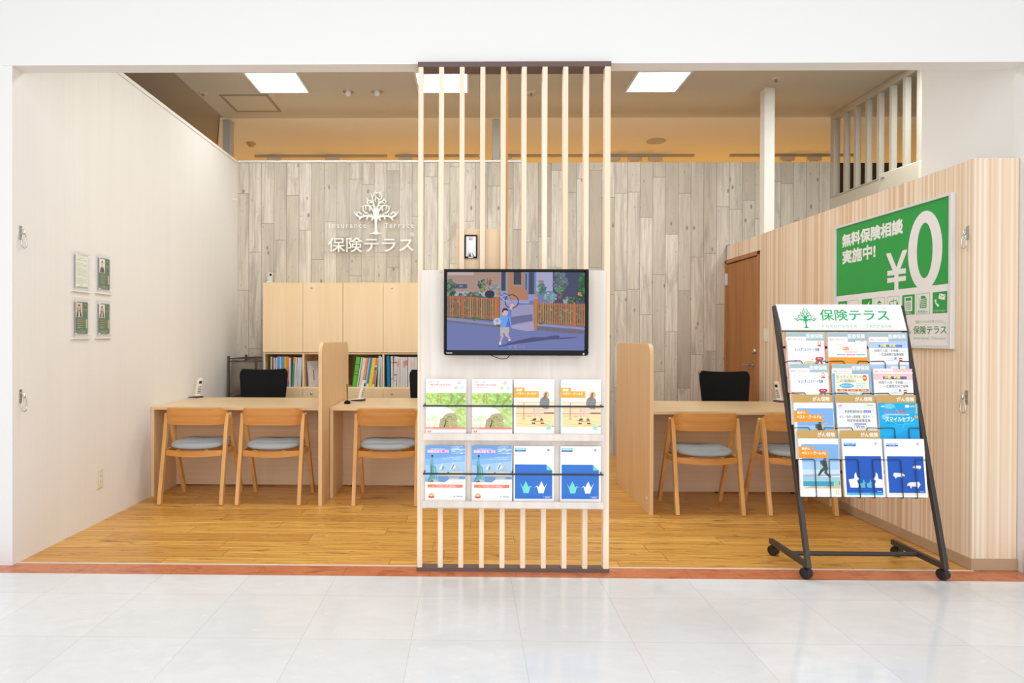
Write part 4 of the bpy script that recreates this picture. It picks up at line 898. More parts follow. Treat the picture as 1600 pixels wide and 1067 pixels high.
# ------------------------------------------------------------------ green poster on the striped wall (mm: x 0..1137 towards the viewer, z 0..862)
ps = thing('poster', 'large green poster offering free advice, framed in white on the striped wall', 'poster', (XR, 4.797, 1.18), R(-90))
f = MB('alu')
f.box(-.004, -.024, -.002, .012, 0, .864).box(1.130, -.024, -.002, 1.152, 0, .864).box(.012, -.024, -.002, 1.130, 0, .018).box(.012, -.024, .850, 1.130, 0, .864)
f.build('frame', ps, bevel=.002)
b = MB('paper'); b.box(.0125, -.012, .0185, 1.1295, -.002, .8495); b.sheet(lambda x, z: (x / 1000, z / 1000), -.0122)
GN = (46, 160, 72); WH = (238, 234, 232)
b.rect(12.5, 18.5, 1129.5, 849.5, WH).rect(12.5, 362, 1129.5, 849.5, GN)
b.text('無料保険相談', 78, 704, 734, 800, WH, .075).text('実施中!', 82, 585, 462, 684, WH, .075)
b.text('¥', 574, 359, 773, 600, WH, .03)
o = circle(925, 573, 144, 40, 232); i_ = circle(925, 573, 66, 40, 163)
b.ink = lin(WH); b.ly -= b.eps
q = [b.pm(*p) for p in o] + [b.pm(*p) for p in i_]
b.add([(x, b.ly, z) for x, z in q], [(k, (k + 1) % 40, (k + 1) % 40 + 40, k + 40) for k in range(40)])
IC = ((32, 1), (167, 0), (316, 1), (449, 0), (589, 0), (730, 1), (858, 0), (995, 1))
for k, (x, solid) in enumerate(IC):
    w = 114; b.rect(x, 200, x + w, 322, GN if solid else (120, 186, 130))
    if not solid: b.rect(x + 3, 203, x + w - 3, 319, WH)
ID = GN
b.disc(70, 285, 20, WH).disc(108, 285, 20, WH).rect(60, 235, 120, 275, WH)
b.line([(190, 255), (205, 290), (245, 290), (262, 255), (275, 250), (275, 235), (182, 235), (182, 255), (190, 255)], 5, ID)
b.poly([(340, 250), (372, 275), (400, 305), (404, 300), (384, 268), (410, 256), (404, 248), (372, 255), (352, 240)], WH)
b.poly([(480, 285), (506, 305), (532, 285)], ID).rect(488, 235, 524, 280, ID)
b.line([(647, 235), (647, 310)], 5, ID).line([(610, 290), (684, 296)], 5, ID).poly([(598, 258), (628, 258), (613, 288)], ID).poly([(668, 262), (698, 262), (683, 294)], ID)
b.rect(752, 222, 822, 310, WH).rect(762, 285, 812, 304, GN)
for i in range(4):
    for j in range(4): b.rect(762 + i * 13, 230 + j * 13, 770 + i * 13, 238 + j * 13, GN)
b.text('見直し', 752, 203, 822, 218, WH, .02)
b.poly([(890, 235), (945, 235), (945, 290), (928, 308), (898, 308)], ID)
for i in range(5): b.rect(896, 242 + i * 11, 940, 246 + i * 11, WH)
b.line([(884, 240), (884, 296)], 3, ID).text('新規加入', 872, 207, 958, 224, (120, 186, 130), .01)
b.line([(1018, 280), (1022, 258), (1044, 240)], [16, 9, 16], WH).poly([(1042, 282), (1092, 272), (1098, 304), (1048, 312)], WH).line([(1046, 308), (1072, 290), (1096, 302)], 3, GN).text('アフターフォロー', 1004, 207, 1100, 220, WH, .01)
b.text('保険というものを疑ってみる。', 852, 146, 1082, 164, (160, 206, 166)); print_tree(b, 735, 54, 814, 143, GN)
b.text('保険テラス', 833, 82, 1105, 130, (38, 140, 66), .006).text('Insurance  Terrace', 836, 52, 1098, 66, (170, 204, 172)).ring(1094, 140, 6, 1.5, (140, 196, 150))
b.text('すぐにご相談いただけます', 42, 94, 368, 112, (226, 90, 76)).text('お気軽にお声がけください', 42, 40, 380, 76, (226, 90, 76), .01)
b.build('printed_sheet', ps)

# ------------------------------------------------------------------ staff notices on the cream wall
def notice(y0, z0, w, h, label, kind):
    t = thing('notice_holder', label, 'notice', (XL, y0, z0), R(90), 'acrylic notices on the cream wall')
    MB('acrylic').box(0, -.012, 0, w, -.009, h).box(0, -.005, 0, w, -.001, h).build('acrylic_plate', t)
    b = MB('paper'); px0, px1, pz0, pz1 = w * .17, w * .86, h * .10, h * .90
    b.box(px0, -.0085, pz0, px1, -.0075, pz1); W_, H_ = px1 - px0, pz1 - pz0
    b.sheet(lambda x, z: (px0 + x / 100 * W_, pz0 + z / 150 * H_), -.0085)
    if kind == 0:
        b.rect(0, 0, 100, 150, (236, 240, 224)).text('お客さまへ', 28, 134, 68, 139, (120, 140, 110)).text('推奨方針についてのご案内', 10, 126, 92, 131, (110, 130, 100), .02)
        for i in range(17):
            if i in (3, 11): continue
            b.rect(8, 112 - i * 6, (92 if i % 4 else 60), 113.6 - i * 6, (176, 186, 160))
        b.text('保険テラス', 36, 6, 66, 10, (110, 130, 100))
    else:
        b.rect(0, 0, 100, 150, (74, 110, 72)).rect(4, 78, 56, 146, (226, 222, 216)).rect(5.5, 79.5, 54.5, 144.5, (238, 232, 226) if kind != 2 else (226, 206, 180))
        hair = (92, 64, 46) if kind == 1 else (64, 44, 36)
        if kind != 1: b.poly([(17, 84), (18, 122), (24, 138), (36, 138), (42, 122), (44, 84)], hair)
        b.poly([(9, 79.5), (14, 100), (24, 108), (36, 108), (46, 100), (51, 79.5)], (46, 42, 42) if kind != 1 else (76, 64, 58))
        if kind != 1: b.poly([(25, 79.5), (26, 106), (34, 106), (35, 79.5)], (246, 244, 242))
        b.rect(27, 102, 33, 112, (222, 182, 156)).disc(30, 122, 8.5, (228, 188, 162), 12).poly([(20.5, 120), (22, 134), (30, 138), (38, 134), (39.5, 120), (36, 130), (24, 130)], hair)
        b.line([(25.5, 122), (28, 122)], 1, (70, 50, 44)).line([(32, 122), (34.5, 122)], 1, (70, 50, 44)).line([(28, 115), (32, 115)], 1, (190, 110, 104))
        b.text('店', 74, 134, 82, 141, (230, 236, 226)).text('スタッフ', 64, 112, 94, 118, (236, 240, 232)).text('STAFF', 70, 104, 88, 107, (190, 206, 186)).rect(6, 72, 94, 72.7, (140, 166, 136))
        for i, t_ in enumerate(('出身地', '休みの日', '好きな食べ物', '血液型', '趣味')):
            b.text(t_, 6 if i == 2 else 16, 62 - i * 9, 42, 66 - i * 9, (226, 232, 222)).text('埼玉県' if i % 2 else '読書と旅行', 44, 62 - i * 9, 66 + (3 - i) * 3, 66 - i * 9, (226, 170, 70))
        b.rect(84, 26, 92, 68, (216, 214, 196)).text('ひとこと', 40, 17, 58, 20, (206, 216, 200)).text('お客さまに寄り添ったご提案をします', 12, 10, 88, 14, (226, 232, 222)).text('お気軽にご相談ください', 20, 4, 80, 8, (226, 232, 222))
    b.build('printed_sheet', t)
    for x, z in ((px0 - .008, pz1 - .004), (px1 - .006, pz1 - .004), (px0 - .008, pz0 - .006), (px1 - .006, pz0 - .006)): MB('plastic').box(x, -.0145, z, x + .016, -.0125, z + .010).build('clip', t, bevel=.001)
    MB('plastic').box(0, -.0145, -.010, w, -.001, -.003).build('bottom_bar', t, bevel=.001)


notice(3.982, 1.523, .192, .245, 'clear wall holder with a pale printed letter, above another staff notice', 0)
notice(4.239, 1.527, .186, .255, 'green staff notice of a person in a brown top beside the pale letter', 1)
notice(3.979, 1.228, .192, .248, 'green staff notice below the pale letter, person in dark jacket on tan', 2)
notice(4.237, 1.230, .186, .248, 'green staff notice below the one with the brown top, person in dark jacket', 3)

# ------------------------------------------------------------------ wall hardware
def snap_hook(x, y, z, sgn, label, ang=8):
    t = thing('wall_hook', label, 'hook', (x, y, z), 0, 'wall eyes with snap hooks')
    MB('satin').box(0, -.011, -.038, sgn * .003, .011, .038).build('plate', t, bevel=.001)
    MB('chrome').tube([(sgn * .002, 0, .018), (sgn * .018, 0, .016), (sgn * .026, 0, .004), (sgn * .018, 0, -.010), (sgn * .002, 0, -.012)], .0035, 8).build('eye', t)
    a = R(ang); P = lambda u, v: (sgn * (.022 + .25 * u), u * math.cos(a), -.004 + v)
    c = MB('chrome').tube([P(-.004, .004), P(-.010, -.02), P(-.016, -.06), P(-.012, -.074), P(0, -.080), P(.012, -.074), P(.015, -.06), P(.010, -.02), P(.004, .004)], .0032, 8, True).build('snap_clip', t)
    return t


snap_hook(XL, 3.527, 1.80, 1, 'steel wall eye with snap hook, upper one on the cream wall')
snap_hook(XL, 3.527, .905, 1, 'steel wall eye with snap hook, lower one on the cream wall')
snap_hook(XR, 3.556, 1.805, -1, 'steel wall eye with snap hook beside the green poster')
snap_hook(XR, 3.556, .918, -1, 'steel wall eye with snap hook below the green poster on the striped wall')
t = thing('wall_outlet', 'cream electrical outlet low on the cream wall', 'outlet', (XL, 4.289, .289), R(90))
MB('cream_plastic').box(-.036, -.008, -.062, .036, 0, .062).build('plate', t, bevel=.003)
f = MB('plastic').box(-.013, -.0095, -.036, .013, -.008, .036)
f.use('dark_hole')
for z in (-.018, .018): f.box(-.006, -.0098, z - .006, -.004, -.0095, z + .006).box(.004, -.0098, z - .006, .006, -.0095, z + .006)
f.build('sockets', t)
t = thing('light_switch', 'cream light switch plate beside the brown door', 'light switch', (XR, 5.933, 1.264), R(-90))
MB('cream_plastic').box(-.036, -.008, -.06, .036, 0, .06).build('plate', t, bevel=.003); MB('plastic').box(-.012, -.011, -.022, .012, -.008, .022).build('rocker', t, bevel=.001)
tag(MB('plastic').tube([(XL - .005, 6.72, 2.662), (XL + .05, 6.72, 2.652)], .009, 8).build('wall_peg'), 'small white peg high on the cream wall near the plank wall', 'peg')
tag(MB('blue_cable').tube([(XR - .004, 6.848, 2.02), (XR - .006, 6.848, 2.16), (XR - .006, 6.83, 2.20), (XR + .02, 6.80, 2.206)], .006, 6).build('cable'), 'short blue cable bending over the top corner of the striped wall by the door', 'cable')

# ------------------------------------------------------------------ desks and partitions
ZD = .695


def desk(name, label, x0, x1, yf, yb, ym, left, right):
    t = thing('desk', label, 'desk', ((x0 + x1) / 2, yf, 0)); c = (x0 + x1) / 2; x0 -= c; x1 -= c
    MB('beech').box(x0, 0, ZD - .024, x1, yb - yf, ZD).build('desk_top', t, bevel=.002)
    if left: MB('beech_v').box(x0, .006, 0, x0 + .025, yb - yf - .02, ZD - .0245).build('side_panel', t, bevel=.001)
    if right: MB('beech_v').box(x1 - .025, .006, 0, x1, yb - yf - .02, ZD - .0245).build('side_panel', t, bevel=.001)
    MB('beech_pink').box(x0 + (.0255 if left else .001), ym - yf, .012, x1 - (.0255 if right else .001), ym - yf + .02, ZD - .0245).build('modesty_panel', t)
    f = MB('black')
    for x in (x0 + .1, c - c, x1 - .1): f.lathe([(.014, 0), (.014, .0118)], 10, (x, ym - yf + .010, 0))
    f.build('levelling_feet', t)
    for x, z in ((x0 + .05, .62), (x0 + .05, .12)):
        if left: MB('ply').lathe([(.010, 0), (.008, -.003)], 12, (x, ym - yf - .0002, z), 'y').build('screw_cap', t)
    return t


desk('a', 'light beech desk on the cream-wall side, two oak chairs before it', -2.452, -1.099, 4.985, 5.80, 5.372, True, False)
desk('b', 'light beech desk partly hidden behind the slatted display screen', -1.066, .19, 4.985, 5.80, 5.372, True, True)
desk('c', 'light beech desk on the striped-wall side, behind the brochure rack', 1.291, 2.684, 4.83, 5.64, 5.225, False, True)


def partition(label, x0, yf, yb):
    t = MB('part_wood', Matrix.Translation((-x0, -yf, 0))); r = .075; h = 1.195
    pts = [(yf, 0), (yb, 0)] + [(yb - r + r * math.cos(R(a)), h - r + r * math.sin(R(a))) for a in range(0, 91, 10)] + [(yf + r + r * math.cos(R(a)), h - r + r * math.sin(R(a))) for a in range(90, 181, 10)]
    t.prism(pts, 'x', x0, x0 + .027); o = tag(t.build('desk_partition', bevel=.0015, loc=(x0, yf, 0)), label, 'partition', 'beech desk partitions'); return o


partition('round-cornered beech partition between the two left desks', -1.0965, 4.738, 5.78)
p = partition('round-cornered beech partition at the open end of the striped-wall desk', 1.2625, 4.559, 5.58)
MB('plastic').box(-.0012, .05, .095, 0, .085, .115).build('sticker', p)


# ------------------------------------------------------------------ oak chairs (origin on the floor, +y towards the desk)
def make_chair():
    t = thing('oak_chair', '-', 'chair')
    for s in (-1, 1):
        x = s * .228
        MB('oak').bar((x, -.215, 0), (x, -.092, .660), .028, .036, (0, 1, 0)).build('leg', t, bevel=.003)
        MB('oak').bar((x, .215, 0), (x, -.060, .655), .027, .036, (0, 1, 0)).build('leg', t, bevel=.003)
        MB('oak').bar((x * .985, -.135, .375), (x * .985, .045, .375), .020, .040).build('side_rail', t, bevel=.002)
    HX, n, th = .232, 36, .017
    def plan(q):                                                    # the bent board in plan: shallow bow, ends wrapping forward
        x = HX * math.copysign(1 - (1 - abs(q)) ** 1.8, q); return x, -.070 - .100 * max(0, 1 - abs(x / HX) ** 5) ** .55
    f = MB('oak_x'); V = []
    for i in range(n + 1):
        q = -1 + 2 * i / n; x, y = plan(q); xa, ya = plan(max(-1, q - .03)); xc, yc = plan(min(1, q + .03)); l = math.hypot(xc - xa, yc - ya); nx, ny = -(yc - ya) / l * th, (xc - xa) / l * th
        k = min(1, max(0, (y + .142) / .070)); zt = .708 - .050 * k ** 1.1; zb = .580 + .016 * k; lean = .010 * (1 - k)
        V += [(x, y, zb), (x, y - lean, zt), (x + nx, y - lean + ny, zt), (x + nx, y + ny, zb)]
    fs = [(i * 4 + a, i * 4 + (a + 1) % 4, (i + 1) * 4 + (a + 1) % 4, (i + 1) * 4 + a) for i in range(n) for a in range(4)]
    f.add(V, [q[::-1] for q in fs] + [(0, 1, 2, 3), (n * 4 + 3, n * 4 + 2, n * 4 + 1, n * 4)])
    f.build('backrest', t, bevel=.003)
    for y0, bow, nm in ((-.140, -.048, 'rear_rail'), (.075, .045, 'front_rail')):
        f = MB('oak_x'); V = []
        for i in range(n + 1):
            x = -.213 + .426 * i / n; y = y0 + bow * (1 - (x / .213) ** 2); zl = .352 - .006 * (1 - (x / .213) ** 2)
            V += [(x, y - .011, zl), (x, y - .011, .392), (x, y + .011, .392), (x, y + .011, zl)]
        f.add(V, [q[::-1] for q in fs] + [(0, 1, 2, 3), (n * 4 + 3, n * 4 + 2, n * 4 + 1, n * 4)]); f.build(nm, t, bevel=.002)
    for x in (-.11, .1): MB('oak').box(x - .014, -.170, .3925, x + .014, -.140, .399).build('seat_spacer', t)
    # seat: superellipse cushion
    f = MB('seat'); nu, nv = 48, 12; V = []; Fc = []
    for j in range(nv + 1):
        ph = -math.pi / 2 + math.pi * j / nv; cr = max(math.cos(ph), 0) ** .45; zz = .414 + (.036 if ph > 0 else .024) * math.sin(ph)
        for i in range(nu):
            a = 2 * math.pi * i / nu; ca, sa = math.cos(a), math.sin(a)
            X = .2125 * math.copysign(abs(ca) ** .5, ca); Y = .030 + .190 * math.copysign(abs(sa) ** .6, sa) - .040 * (1 - (X / .2125) ** 2) * (1 if sa < 0 else 0)
            V.append((X * cr, .03 + (Y - .03) * cr, zz + .010 * (X / .21) ** 2 * cr))
    for j in range(nv):
        for i in range(nu): Fc.append((j * nu + i, j * nu + (i + 1) % nu, (j + 1) * nu + (i + 1) % nu, (j + 1) * nu + i))
    f.add(V, Fc, True).build('seat', t)
    return t


ch = make_chair()
spots = ((-2.040, 4.962, 0, 'honey oak chair with grey seat at the left desk, nearest the cream wall'), (-1.467, 4.962, 0, 'honey oak chair with grey seat at the left desk, beside the partition'),
         (-.611, 4.965, 0, 'honey oak chair with grey seat at the desk behind the slatted display'), (1.685, 4.775, 0, 'honey oak chair with grey seat at the right-hand desk, beside its partition'), (2.330, 4.782, 0, 'honey oak chair with grey seat half hidden by the brochure rack'))
for i, (x, y, rz, lb) in enumerate(spots):
    o = ch if i == 0 else copy_tree(ch)
    o.location = (x, y, 0); o.rotation_euler.z = R(rz); o['label'] = lb; o['group'] = 'oak visitor chairs at the desks'


# ------------------------------------------------------------------ black task chairs behind the desks (front faces -y)
def make_task():
    t = thing('task_chair', '-', 'chair')
    def P(u, v):
        x = (u - .5) * 2; w = .175 + .038 * v; z = .50 + .415 * v
        k = min(1., min(v, 1 - v) / .12); rr = 1 - .10 * (1 - k) ** 2
        return (x * w * rr, -.0 + .05 * x * x * -1 + .06 * v, z + .012 * x * x * v)
    f = MB('black_mesh'); f.grid(P, 18, 16, flip=False); f.grid(lambda u, v: tuple(Vector(P(u, v)) + Vector((0, .024, 0))), 18, 16, flip=True)
    def edge(k):
        q = []
        for i in range(19): q.append(P(i / 18, 0))
        for i in range(1, 17): q.append(P(1, i / 16))
        for i in range(17, -1, -1): q.append(P(i / 18, 1))
        for i in range(15, 0, -1): q.append(P(0, i / 16))
        return [Vector(p) + Vector((0, .012, 0)) for p in q]
    f.build('backrest', t); MB('black_mesh').tube(edge(0), .012, 8, True).build('back_frame', t)
    f = MB('black_mesh'); nu, nv = 32, 8; V = []
    for j in range(nv + 1):
        ph = -math.pi / 2 + math.pi * j / nv; c = max(math.cos(ph), 0) ** .5
        for i in range(nu):
            a = 2 * math.pi * i / nu; V.append((.23 * math.copysign(abs(math.cos(a)) ** .6, math.cos(a)) * c, -.21 + .22 * math.copysign(abs(math.sin(a)) ** .6, math.sin(a)) * c, .43 + .035 * math.sin(ph)))
    f.add(V, [(j * nu + i, j * nu + (i + 1) % nu, (j + 1) * nu + (i + 1) % nu, (j + 1) * nu + i) for j in range(nv) for i in range(nu)], True); f.build('seat', t)
    MB('black').bar((0, -.06, .385), (0, .045, .40), .05, .02).bar((0, .045, .39), (0, .035, .62), .05, .018, (0, 1, 0)).build('back_support', t)
    MB('black').lathe([(.028, .10), (.028, .22), (.016, .222), (.016, .39)], 14, (0, -.2, 0)).build('gas_column', t)
    for k in range(5):
        a = R(72 * k + 18); c, s = math.cos(a), math.sin(a)
        b = MB('black').bar((.02 * c, -.2 + .02 * s, .10), (.27 * c, -.2 + .27 * s, .075), .045, .025).build('base_leg', t, bevel=.004)
        m = Matrix.Translation((.265 * c, -.2 + .265 * s, 0)) @ Matrix.Rotation(a, 4, 'Z')
        MB('black', m).lathe([(.022, -.022), (.029, -.016), (.029, .016), (.022, .022)], 14, (0, 0, .03), 'y').build('caster', b)
    return t


tk = make_task()
for i, (x, y, rz, lb) in enumerate(((-1.925, 6.09, 10, 'black task chair behind the left desk, before the wire rack'), (-.335, 6.02, -6, 'black task chair almost hidden behind the slatted display screen'), (2.335, 5.98, -10, 'black task chair behind the right desk, before the brown door'))):
    o = tk if i == 0 else copy_tree(tk)
    o.location = (x, y, 0); o.rotation_euler.z = R(rz); o['label'] = lb; o['group'] = 'black task chairs'

# ------------------------------------------------------------------ cabinets along the plank wall
def cabinet(x0, label):
    Wd, D, H = .798, .412, 1.778
    t = thing('cabinet', label, 'cabinet', (x0, 6.45, 0), 0, 'tall beech office cabinets')
    c = MB('cab'); T = .018
    c.box(0, .019, 0, T, D, H).box(Wd - T, .019, 0, Wd, D, H).box(T, .019, H - T, Wd - T, D, H).box(T, .019, 1.066, Wd - T, D, 1.084).box(T, .019, .722, Wd - T, D, .740).box(T, .019, 0, Wd - T, D, .06).box(Wd / 2 - T / 2, .019, .740, Wd / 2 + T / 2, D - .01, 1.066)
    c.use('cab_in').box(T, D - .008, .06, Wd - T, D, H - T)
    c.build('carcass', t)
    for k in (0, 1):
        a, b = (.001, Wd / 2 - .0015) if k == 0 else (Wd / 2 + .0015, Wd - .001)
        for z0, z1, nm in ((1.087, H - .001, 'upper'), (.064, .728, 'lower')):
            d = MB('cab').box(a, 0, z0, b, .018, z1).build('door', t, bevel=.001)
            if k == 1: MB('satin').lathe([(.011, 0), (.011, -.004), (.006, -.006)], 16, (a + .085, -.0002, z1 - .052), 'y').build('lock', d)
    return t


cabinet(-2.048, 'tall beech cabinet next to the bronze wire rack, holding mixed coloured books')
cabinet(-1.248, 'tall beech cabinet partly hidden by the slatted display, holding green and white files')
CB = lambda u: -2.048 + (u - 411) / 157.6


def book(label, x0, w, h, col, lean=0., bands=(), cat='book', name='book', group='books in the cabinet shelf', d=.21, y=6.475):
    b = MB('paper', Matrix.Rotation(R(lean), 4, 'Y')); b.box(.0012, .004, .003, w - .0012, d - .002, h - .003)
    b.sheet(lambda a, z: (a, z), 0)
    b.ink = lin(col); b.box(0, 0, 0, .0014, d, h).box(w - .0014, 0, 0, w, d, h).box(0, -.001, 0, w, .002, h)
    for z0, z1, c in bands: b.ly = -.001; b.rect(.0002, z0 * h, w - .0002, z1 * h, c)
    o = b.build(name, loc=(x0, y, .7405)); return tag(o, label, cat, group)


G1 = 'books in the cabinet bay behind the task chair'
u = lambda v: CB(415 + v / 17.21)
specs = [(124, 160, .30, (196, 214, 140), (), 'pale green thin book at the left end of the first cabinet bay'), (168, 188, .295, (170, 74, 62), (), 'thin red-brown book in the first cabinet bay'), (190, 205, .29, (92, 50, 112), (), 'thin purple book in the first cabinet bay'),
         (207, 238, .29, (222, 222, 232), (), 'white book between purple and navy books in the first cabinet bay'), (240, 257, .295, (36, 64, 120), (), 'thin navy book in the first cabinet bay'), (259, 292, .29, (218, 216, 214), (), 'white book between navy and blue books in the first cabinet bay'),
         (295, 377, .30, (120, 150, 206), ((.35, .62, (92, 134, 196)),), 'wide mid-blue book in the first cabinet bay'), (379, 400, .30, (214, 220, 226), (), 'white book between the two blue books in the first cabinet bay'), (402, 490, .30, (78, 158, 210), ((.74, .76, (60, 130, 180)),), 'wide sky-blue book in the first cabinet bay'),
         (497, 535, .30, (236, 198, 20), (), 'yellow book standing upright in the first cabinet bay'), (537, 618, .30, (242, 134, 22), ((0, .19, (134, 112, 186)), (.43, .57, (138, 132, 122)), (.72, .98, (236, 130, 58))), 'orange book with grey and purple bands in the first cabinet bay'), (622, 666, .29, (220, 216, 228), (), 'lavender-white book right of the orange one in the first cabinet bay')]
for a, b_, h, c, bands, lb in specs: book(lb, u(a), (b_ - a) / 17.21 / 157.6, h, c, 0, bands, group=G1)
book('green and orange book leaning in the first cabinet bay', u(688), .022, .297, (84, 156, 96), 4, ((.80, 1., (226, 146, 44)),), group=G1)
for a, w, le, lb in ((752, .018, 3.2, 'first of the white files leaning in the first cabinet bay'), (800, .018, 4.5, 'second of the white files leaning in the first cabinet bay'), (858, .016, 4, 'third of the white files leaning in the first cabinet bay'), (905, .014, 2.6, 'last white file beside the divider in the first cabinet bay')):
    book(lb, u(a), w, .293, (216, 214, 220), le, ((.3, .95, (206, 210, 222)),) if le > 3 else (), 'file', 'file', G1)
o = book('large white booklet with red print leaning alone in the second cabinet bay', 0, .012, .255, (218, 212, 206), 0, (), d=.16)
o.location = (CB(480.5), 6.52, .7412); o.rotation_euler = (0, R(-7), R(-38)); o['group'] = 'lone booklet'
b = MB('print', Matrix.Translation((.0122, .03, .05)) @ Matrix.Rotation(R(90), 4, 'Z')); b.sheet(lambda a, z: (a, z), 0)
b.rect(.03, .01, .042, .12, (186, 72, 78)).build('red_print', o)
G2 = 'books in the cabinet bay beside the partition'
u2 = lambda v: CB(540 + v / 13.91)
for a, w, h, c, le, bands, lb in ((150, .040, .305, (92, 190, 36), 8, ((.40, .42, (40, 60, 30)), (.50, .52, (40, 60, 30)), (.74, .76, (40, 60, 30))), 'thick bright green file leaning in the third cabinet bay'), (246, .014, .30, (214, 206, 206), 9, (), 'grey-white file beside the green one in the third cabinet bay'), (292, .033, .298, (226, 214, 200), 8.6, (), 'wide cream book in the third cabinet bay'),
                                   (370, .015, .297, (242, 152, 70), 8.6, (), 'orange thin book in the third cabinet bay'), (406, .007, .296, (206, 66, 60), 8.6, ((0, .08, (236, 232, 230)),), 'red thin book in the third cabinet bay'), (424, .014, .297, (142, 202, 232), 8.4, (), 'pale blue thin book in the third cabinet bay'), (458, .019, .297, (52, 144, 200), 8.4, ((0, .12, (236, 236, 236)),), 'strong blue book in the third cabinet bay'),
                                   (504, .034, .297, (246, 212, 8), 8.4, (), 'bright yellow book leaning in the third cabinet bay'), (586, .019, .295, (214, 124, 172), 8, ((0, .10, (236, 232, 232)), (.58, .66, (30, 120, 160)), (.70, .74, (236, 236, 236))), 'pink patterned book in the third cabinet bay'), (640, .006, .30, (222, 200, 90), 7, (), 'very thin mustard book in the third cabinet bay')):
    book(lb, u2(a), w, h, c, le, bands, group=G2)
book('mint green file standing near the divider in the third cabinet bay', u2(702), .021, .312, (186, 220, 210), 2.6, (), 'file', 'file', G2); book('narrow white file against the divider in the third cabinet bay', u2(770), .014, .30, (214, 212, 218), .5, (), 'file', 'file', G2)
G3 = 'files in the cabinet bay next to the slatted display'
for i, (a, w, h, c, le, bands, lb) in enumerate(((912, .029, .312, (0, 128, 176), -1.2, (), 'blue file at the left end of the fourth cabinet bay'), (1000, .022, .308, (216, 212, 212), -1., ((.25, .28, (226, 110, 70)), (.78, .81, (226, 110, 70))), 'white file with orange dots beside the blue file'), (1052, .028, .306, (222, 218, 220), 1, ((.2, .23, (230, 150, 70)), (.38, .42, (222, 80, 60)), (.78, .83, (226, 90, 70))), 'white file with red dots in the fourth cabinet bay'),
                                    (1126, .021, .304, (220, 216, 214), 0, ((.68, .84, (226, 160, 140)),), 'first plain white file with a salmon label in the fourth cabinet bay'), (1176, .010, .30, (210, 206, 206), 0, (), 'very narrow white file in the fourth cabinet bay'), (1202, .025, .30, (224, 218, 214), 0, (), 'white file without label in the fourth cabinet bay'), (1260, .019, .30, (222, 218, 216), 0, ((.66, .86, (226, 160, 140)),), 'white file with a wide salmon label in the fourth cabinet bay'),
                                    (1306, .022, .30, (218, 214, 216), 0, ((.72, .9, (230, 140, 110)),), 'white file with a bright salmon label in the fourth cabinet bay'), (1368, .028, .30, (222, 218, 220), 0, (), 'broad white file in the fourth cabinet bay'), (1434, .030, .30, (224, 220, 220), 0, ((.66, .84, (232, 196, 184)),), 'broad white file with a pale pink label in the fourth cabinet bay'), (1504, .028, .30, (216, 212, 214), 0, (), 'white file beside the slatted display edge in the fourth cabinet bay'))):
    book(lb, u2(a) + .002, w, h, c, le, bands, 'file', 'file', G3)

# camera on the cabinet, wire rack with cushion
t = thing('security_camera', 'small white camera with black lens standing on the cabinet end', 'camera', (-1.985, 6.47, 1.779))
MB('plastic').box(-.028, -.02, 0, .022, .03, .012).build('base', t, bevel=.003)
MB('grey_plastic', Matrix.Rotation(R(4), 4, 'Y')).box(-.022, -.012, .013, .022, .02, .100).build('body', t, bevel=.005)
MB('gloss_black').lathe([(.011, 0), (.011, -.004), (.006, -.005)], 16, (.012, -.013, .076), 'y').build('lens', t)
MB('blue_cable').tube([(-.02, .0, .03), (-.045, 0, .015), (-.066, -.002, -.02), (-.070, -.003, -.20), (-.068, -.003, -.5), (-.069, .0, -.9), (-.069, .05, -1.74)], .004, 6).build('cable', t)
t = thing('wire_rack', 'bronze wire shelving rack in the corner between cream wall and cabinet', 'rack', (-2.2, 6.55, 0))
x0, x1, y0, y1 = -.135, .135, -.25, .25
for x in (x0, x1):
    for y in (y0, y1):
        p = MB('bronze').tube([(x, y, 0), (x, y, 1.05)], .0125, 10).build('post', t)
for z in (1.025, .645, .12):
    f = MB('bronze')
    for dz in (0, -.03):
        f.tube([(x0, y0, z + dz), (x1, y0, z + dz), (x1, y1, z + dz), (x0, y1, z + dz)], .004, 6, True)
    for i in range(1, 14): q = y0 + (y1 - y0) * i / 14; f.tube([(x0, q, z), (x1, q, z)], .0025, 5)
    for i in range(12): a = x0 + (x1 - x0) * i / 12; b_ = x0 + (x1 - x0) * (i + 1) / 12; f.tube([(a, y0, z - .03), ((a + b_) / 2, y0, z), (b_, y0, z - .03)], .0022, 5)
    f.build('wire_shelf', t)
f = MB('taupe', Matrix.Translation((-2.232, 6.52, .656)) @ Matrix.Rotation(R(4), 4, 'Y') @ Matrix.Rotation(R(-6), 4, 'X'))


def pillow(u_, v_, s):
    a, b_ = (u_ - .5) * 2, (v_ - .5) * 2; k = (1 - a ** 4) * (1 - b_ ** 4)
    return (a * .178 * (1 - .04 * (1 - b_ * b_)), s * (.012 + .045 * k), .17 + b_ * .165 * (1 - .05 * (1 - a * a)))


f.grid(lambda a, b_: pillow(a, b_, -1), 16, 16); f.grid(lambda a, b_: pillow(a, b_, 1), 16, 16, flip=True)
ed = [pillow(i / 16, 0, 0) for i in range(17)] + [pillow(1, i / 16, 0) for i in range(1, 17)] + [pillow(i / 16, 1, 0) for i in range(15, -1, -1)] + [pillow(0, i / 16, 0) for i in range(15, 0, -1)]
f.tube(ed, .013, 6, True); tag(f.build('cushion'), 'taupe square cushion standing on the bronze wire rack', 'cushion')

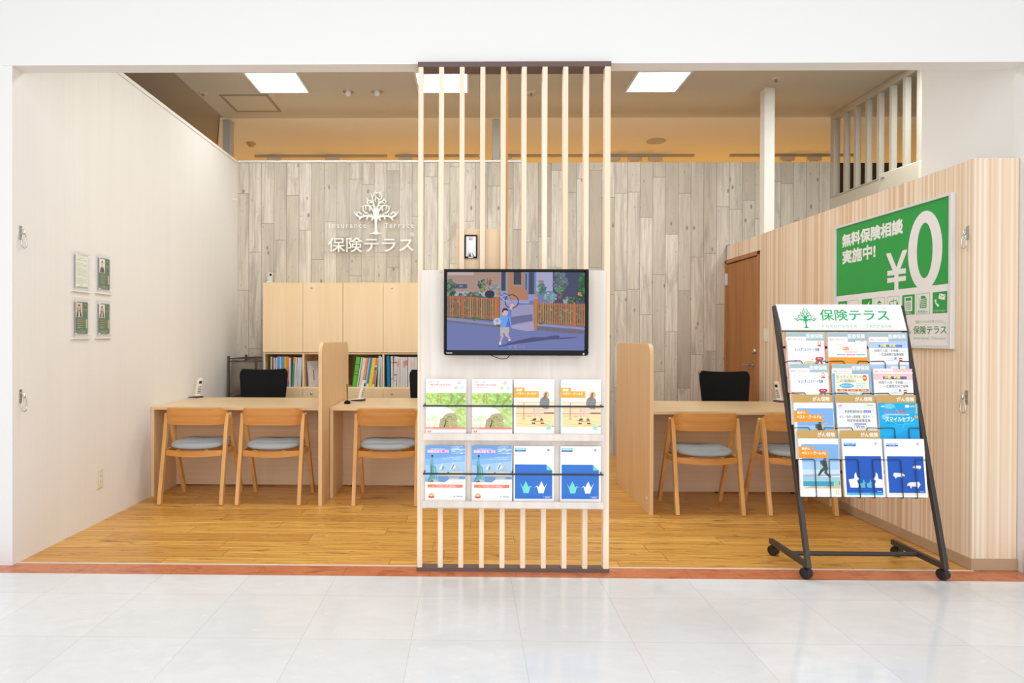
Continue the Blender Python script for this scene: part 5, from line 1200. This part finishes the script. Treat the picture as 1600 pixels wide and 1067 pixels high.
# ------------------------------------------------------------------ things on the desks
def phone(name, label, x, y, rz, base, front=None):
    t = thing('telephone', label, 'telephone', (x, y, ZD + .0005), R(rz), 'white cordless telephones')
    f = MB(base).prism([(-.053, .0062), (.053, .0062), (.054, .0142), (-.054, .0262)], 'x', -.036, .036); f.M = Matrix()
    f.build('cradle_band', t, bevel=.003)
    MB('plastic').prism([(-.054, .0), (.054, .0), (.054, .006), (-.054, .006)], 'x', -.039, .039).build('cradle', t, bevel=.002)
    MB('plastic').prism([(-.056, .0265), (.056, .0145), (.056, .019), (-.056, .031)], 'x', -.038, .038).build('cradle_top', t, bevel=.002)
    h = MB('plastic', Matrix.Translation((0, -.015, .020)) @ Matrix.Rotation(R(14), 4, 'X')); h.prism([(-.011, 0), (.011, 0), (.012, .10), (.007, .165), (-.007, .165), (-.013, .10)], 'x', -.023, .023)
    hs = h.build('handset', t, bevel=.005, seg=3)
    k = MB('dark_hole', Matrix.Translation((0, -.015, .020)) @ Matrix.Rotation(R(14), 4, 'X')); k.box(-.013, -.0135, .118, .013, -.0115, .142).build('display', hs); k = MB('dark_hole', k.M)
    for i in range(3):
        for j in range(5): k.box(-.015 + i * .011, -.0135, .030 + j * .015, -.007 + i * .011, -.0125, .037 + j * .015)
    k.build('keypad', hs); return t


phone('a', 'white cordless telephone standing in its cradle on the left desk by the cream wall', -2.385, 5.665, 60, 'plum')
phone('b', 'white cordless telephone with dark cradle beside the partition on the middle desk', -.925, 5.44, 78, 'brown_plastic')
phone('c', 'white cordless telephone on the right desk behind the brochure rack', 2.622, 5.50, -70, 'plum')
t = thing('desk_antenna', 'black stick antenna on a round foot beside the desk partition', 'antenna', (-.985, 5.275, ZD))
MB('gloss_black').lathe([(.026, 0), (.026, .010), (.019, .024), (.007, .028)], 20).build('foot', t)
MB('black').tube([(0, 0, .028), (-.002, 0, .160)], [.0032, .0042], 8).build('rod', t)
f = MB('plastic'); f.grid(lambda a, b_: ((.085 + .01 * math.sin(9 * a * 6.28)) * math.cos(a * 6.283) * max(math.sin(b_ * 3.1416), 0) ** .7, .085 * math.sin(a * 6.283) * max(math.sin(b_ * 3.1416), 0) ** .7, .43 * b_), 20, 14)
tag(f.build('plastic_bag', loc=(1.655, 6.32, 0)), 'white plastic bag on the floor just showing behind the right partition', 'bag')
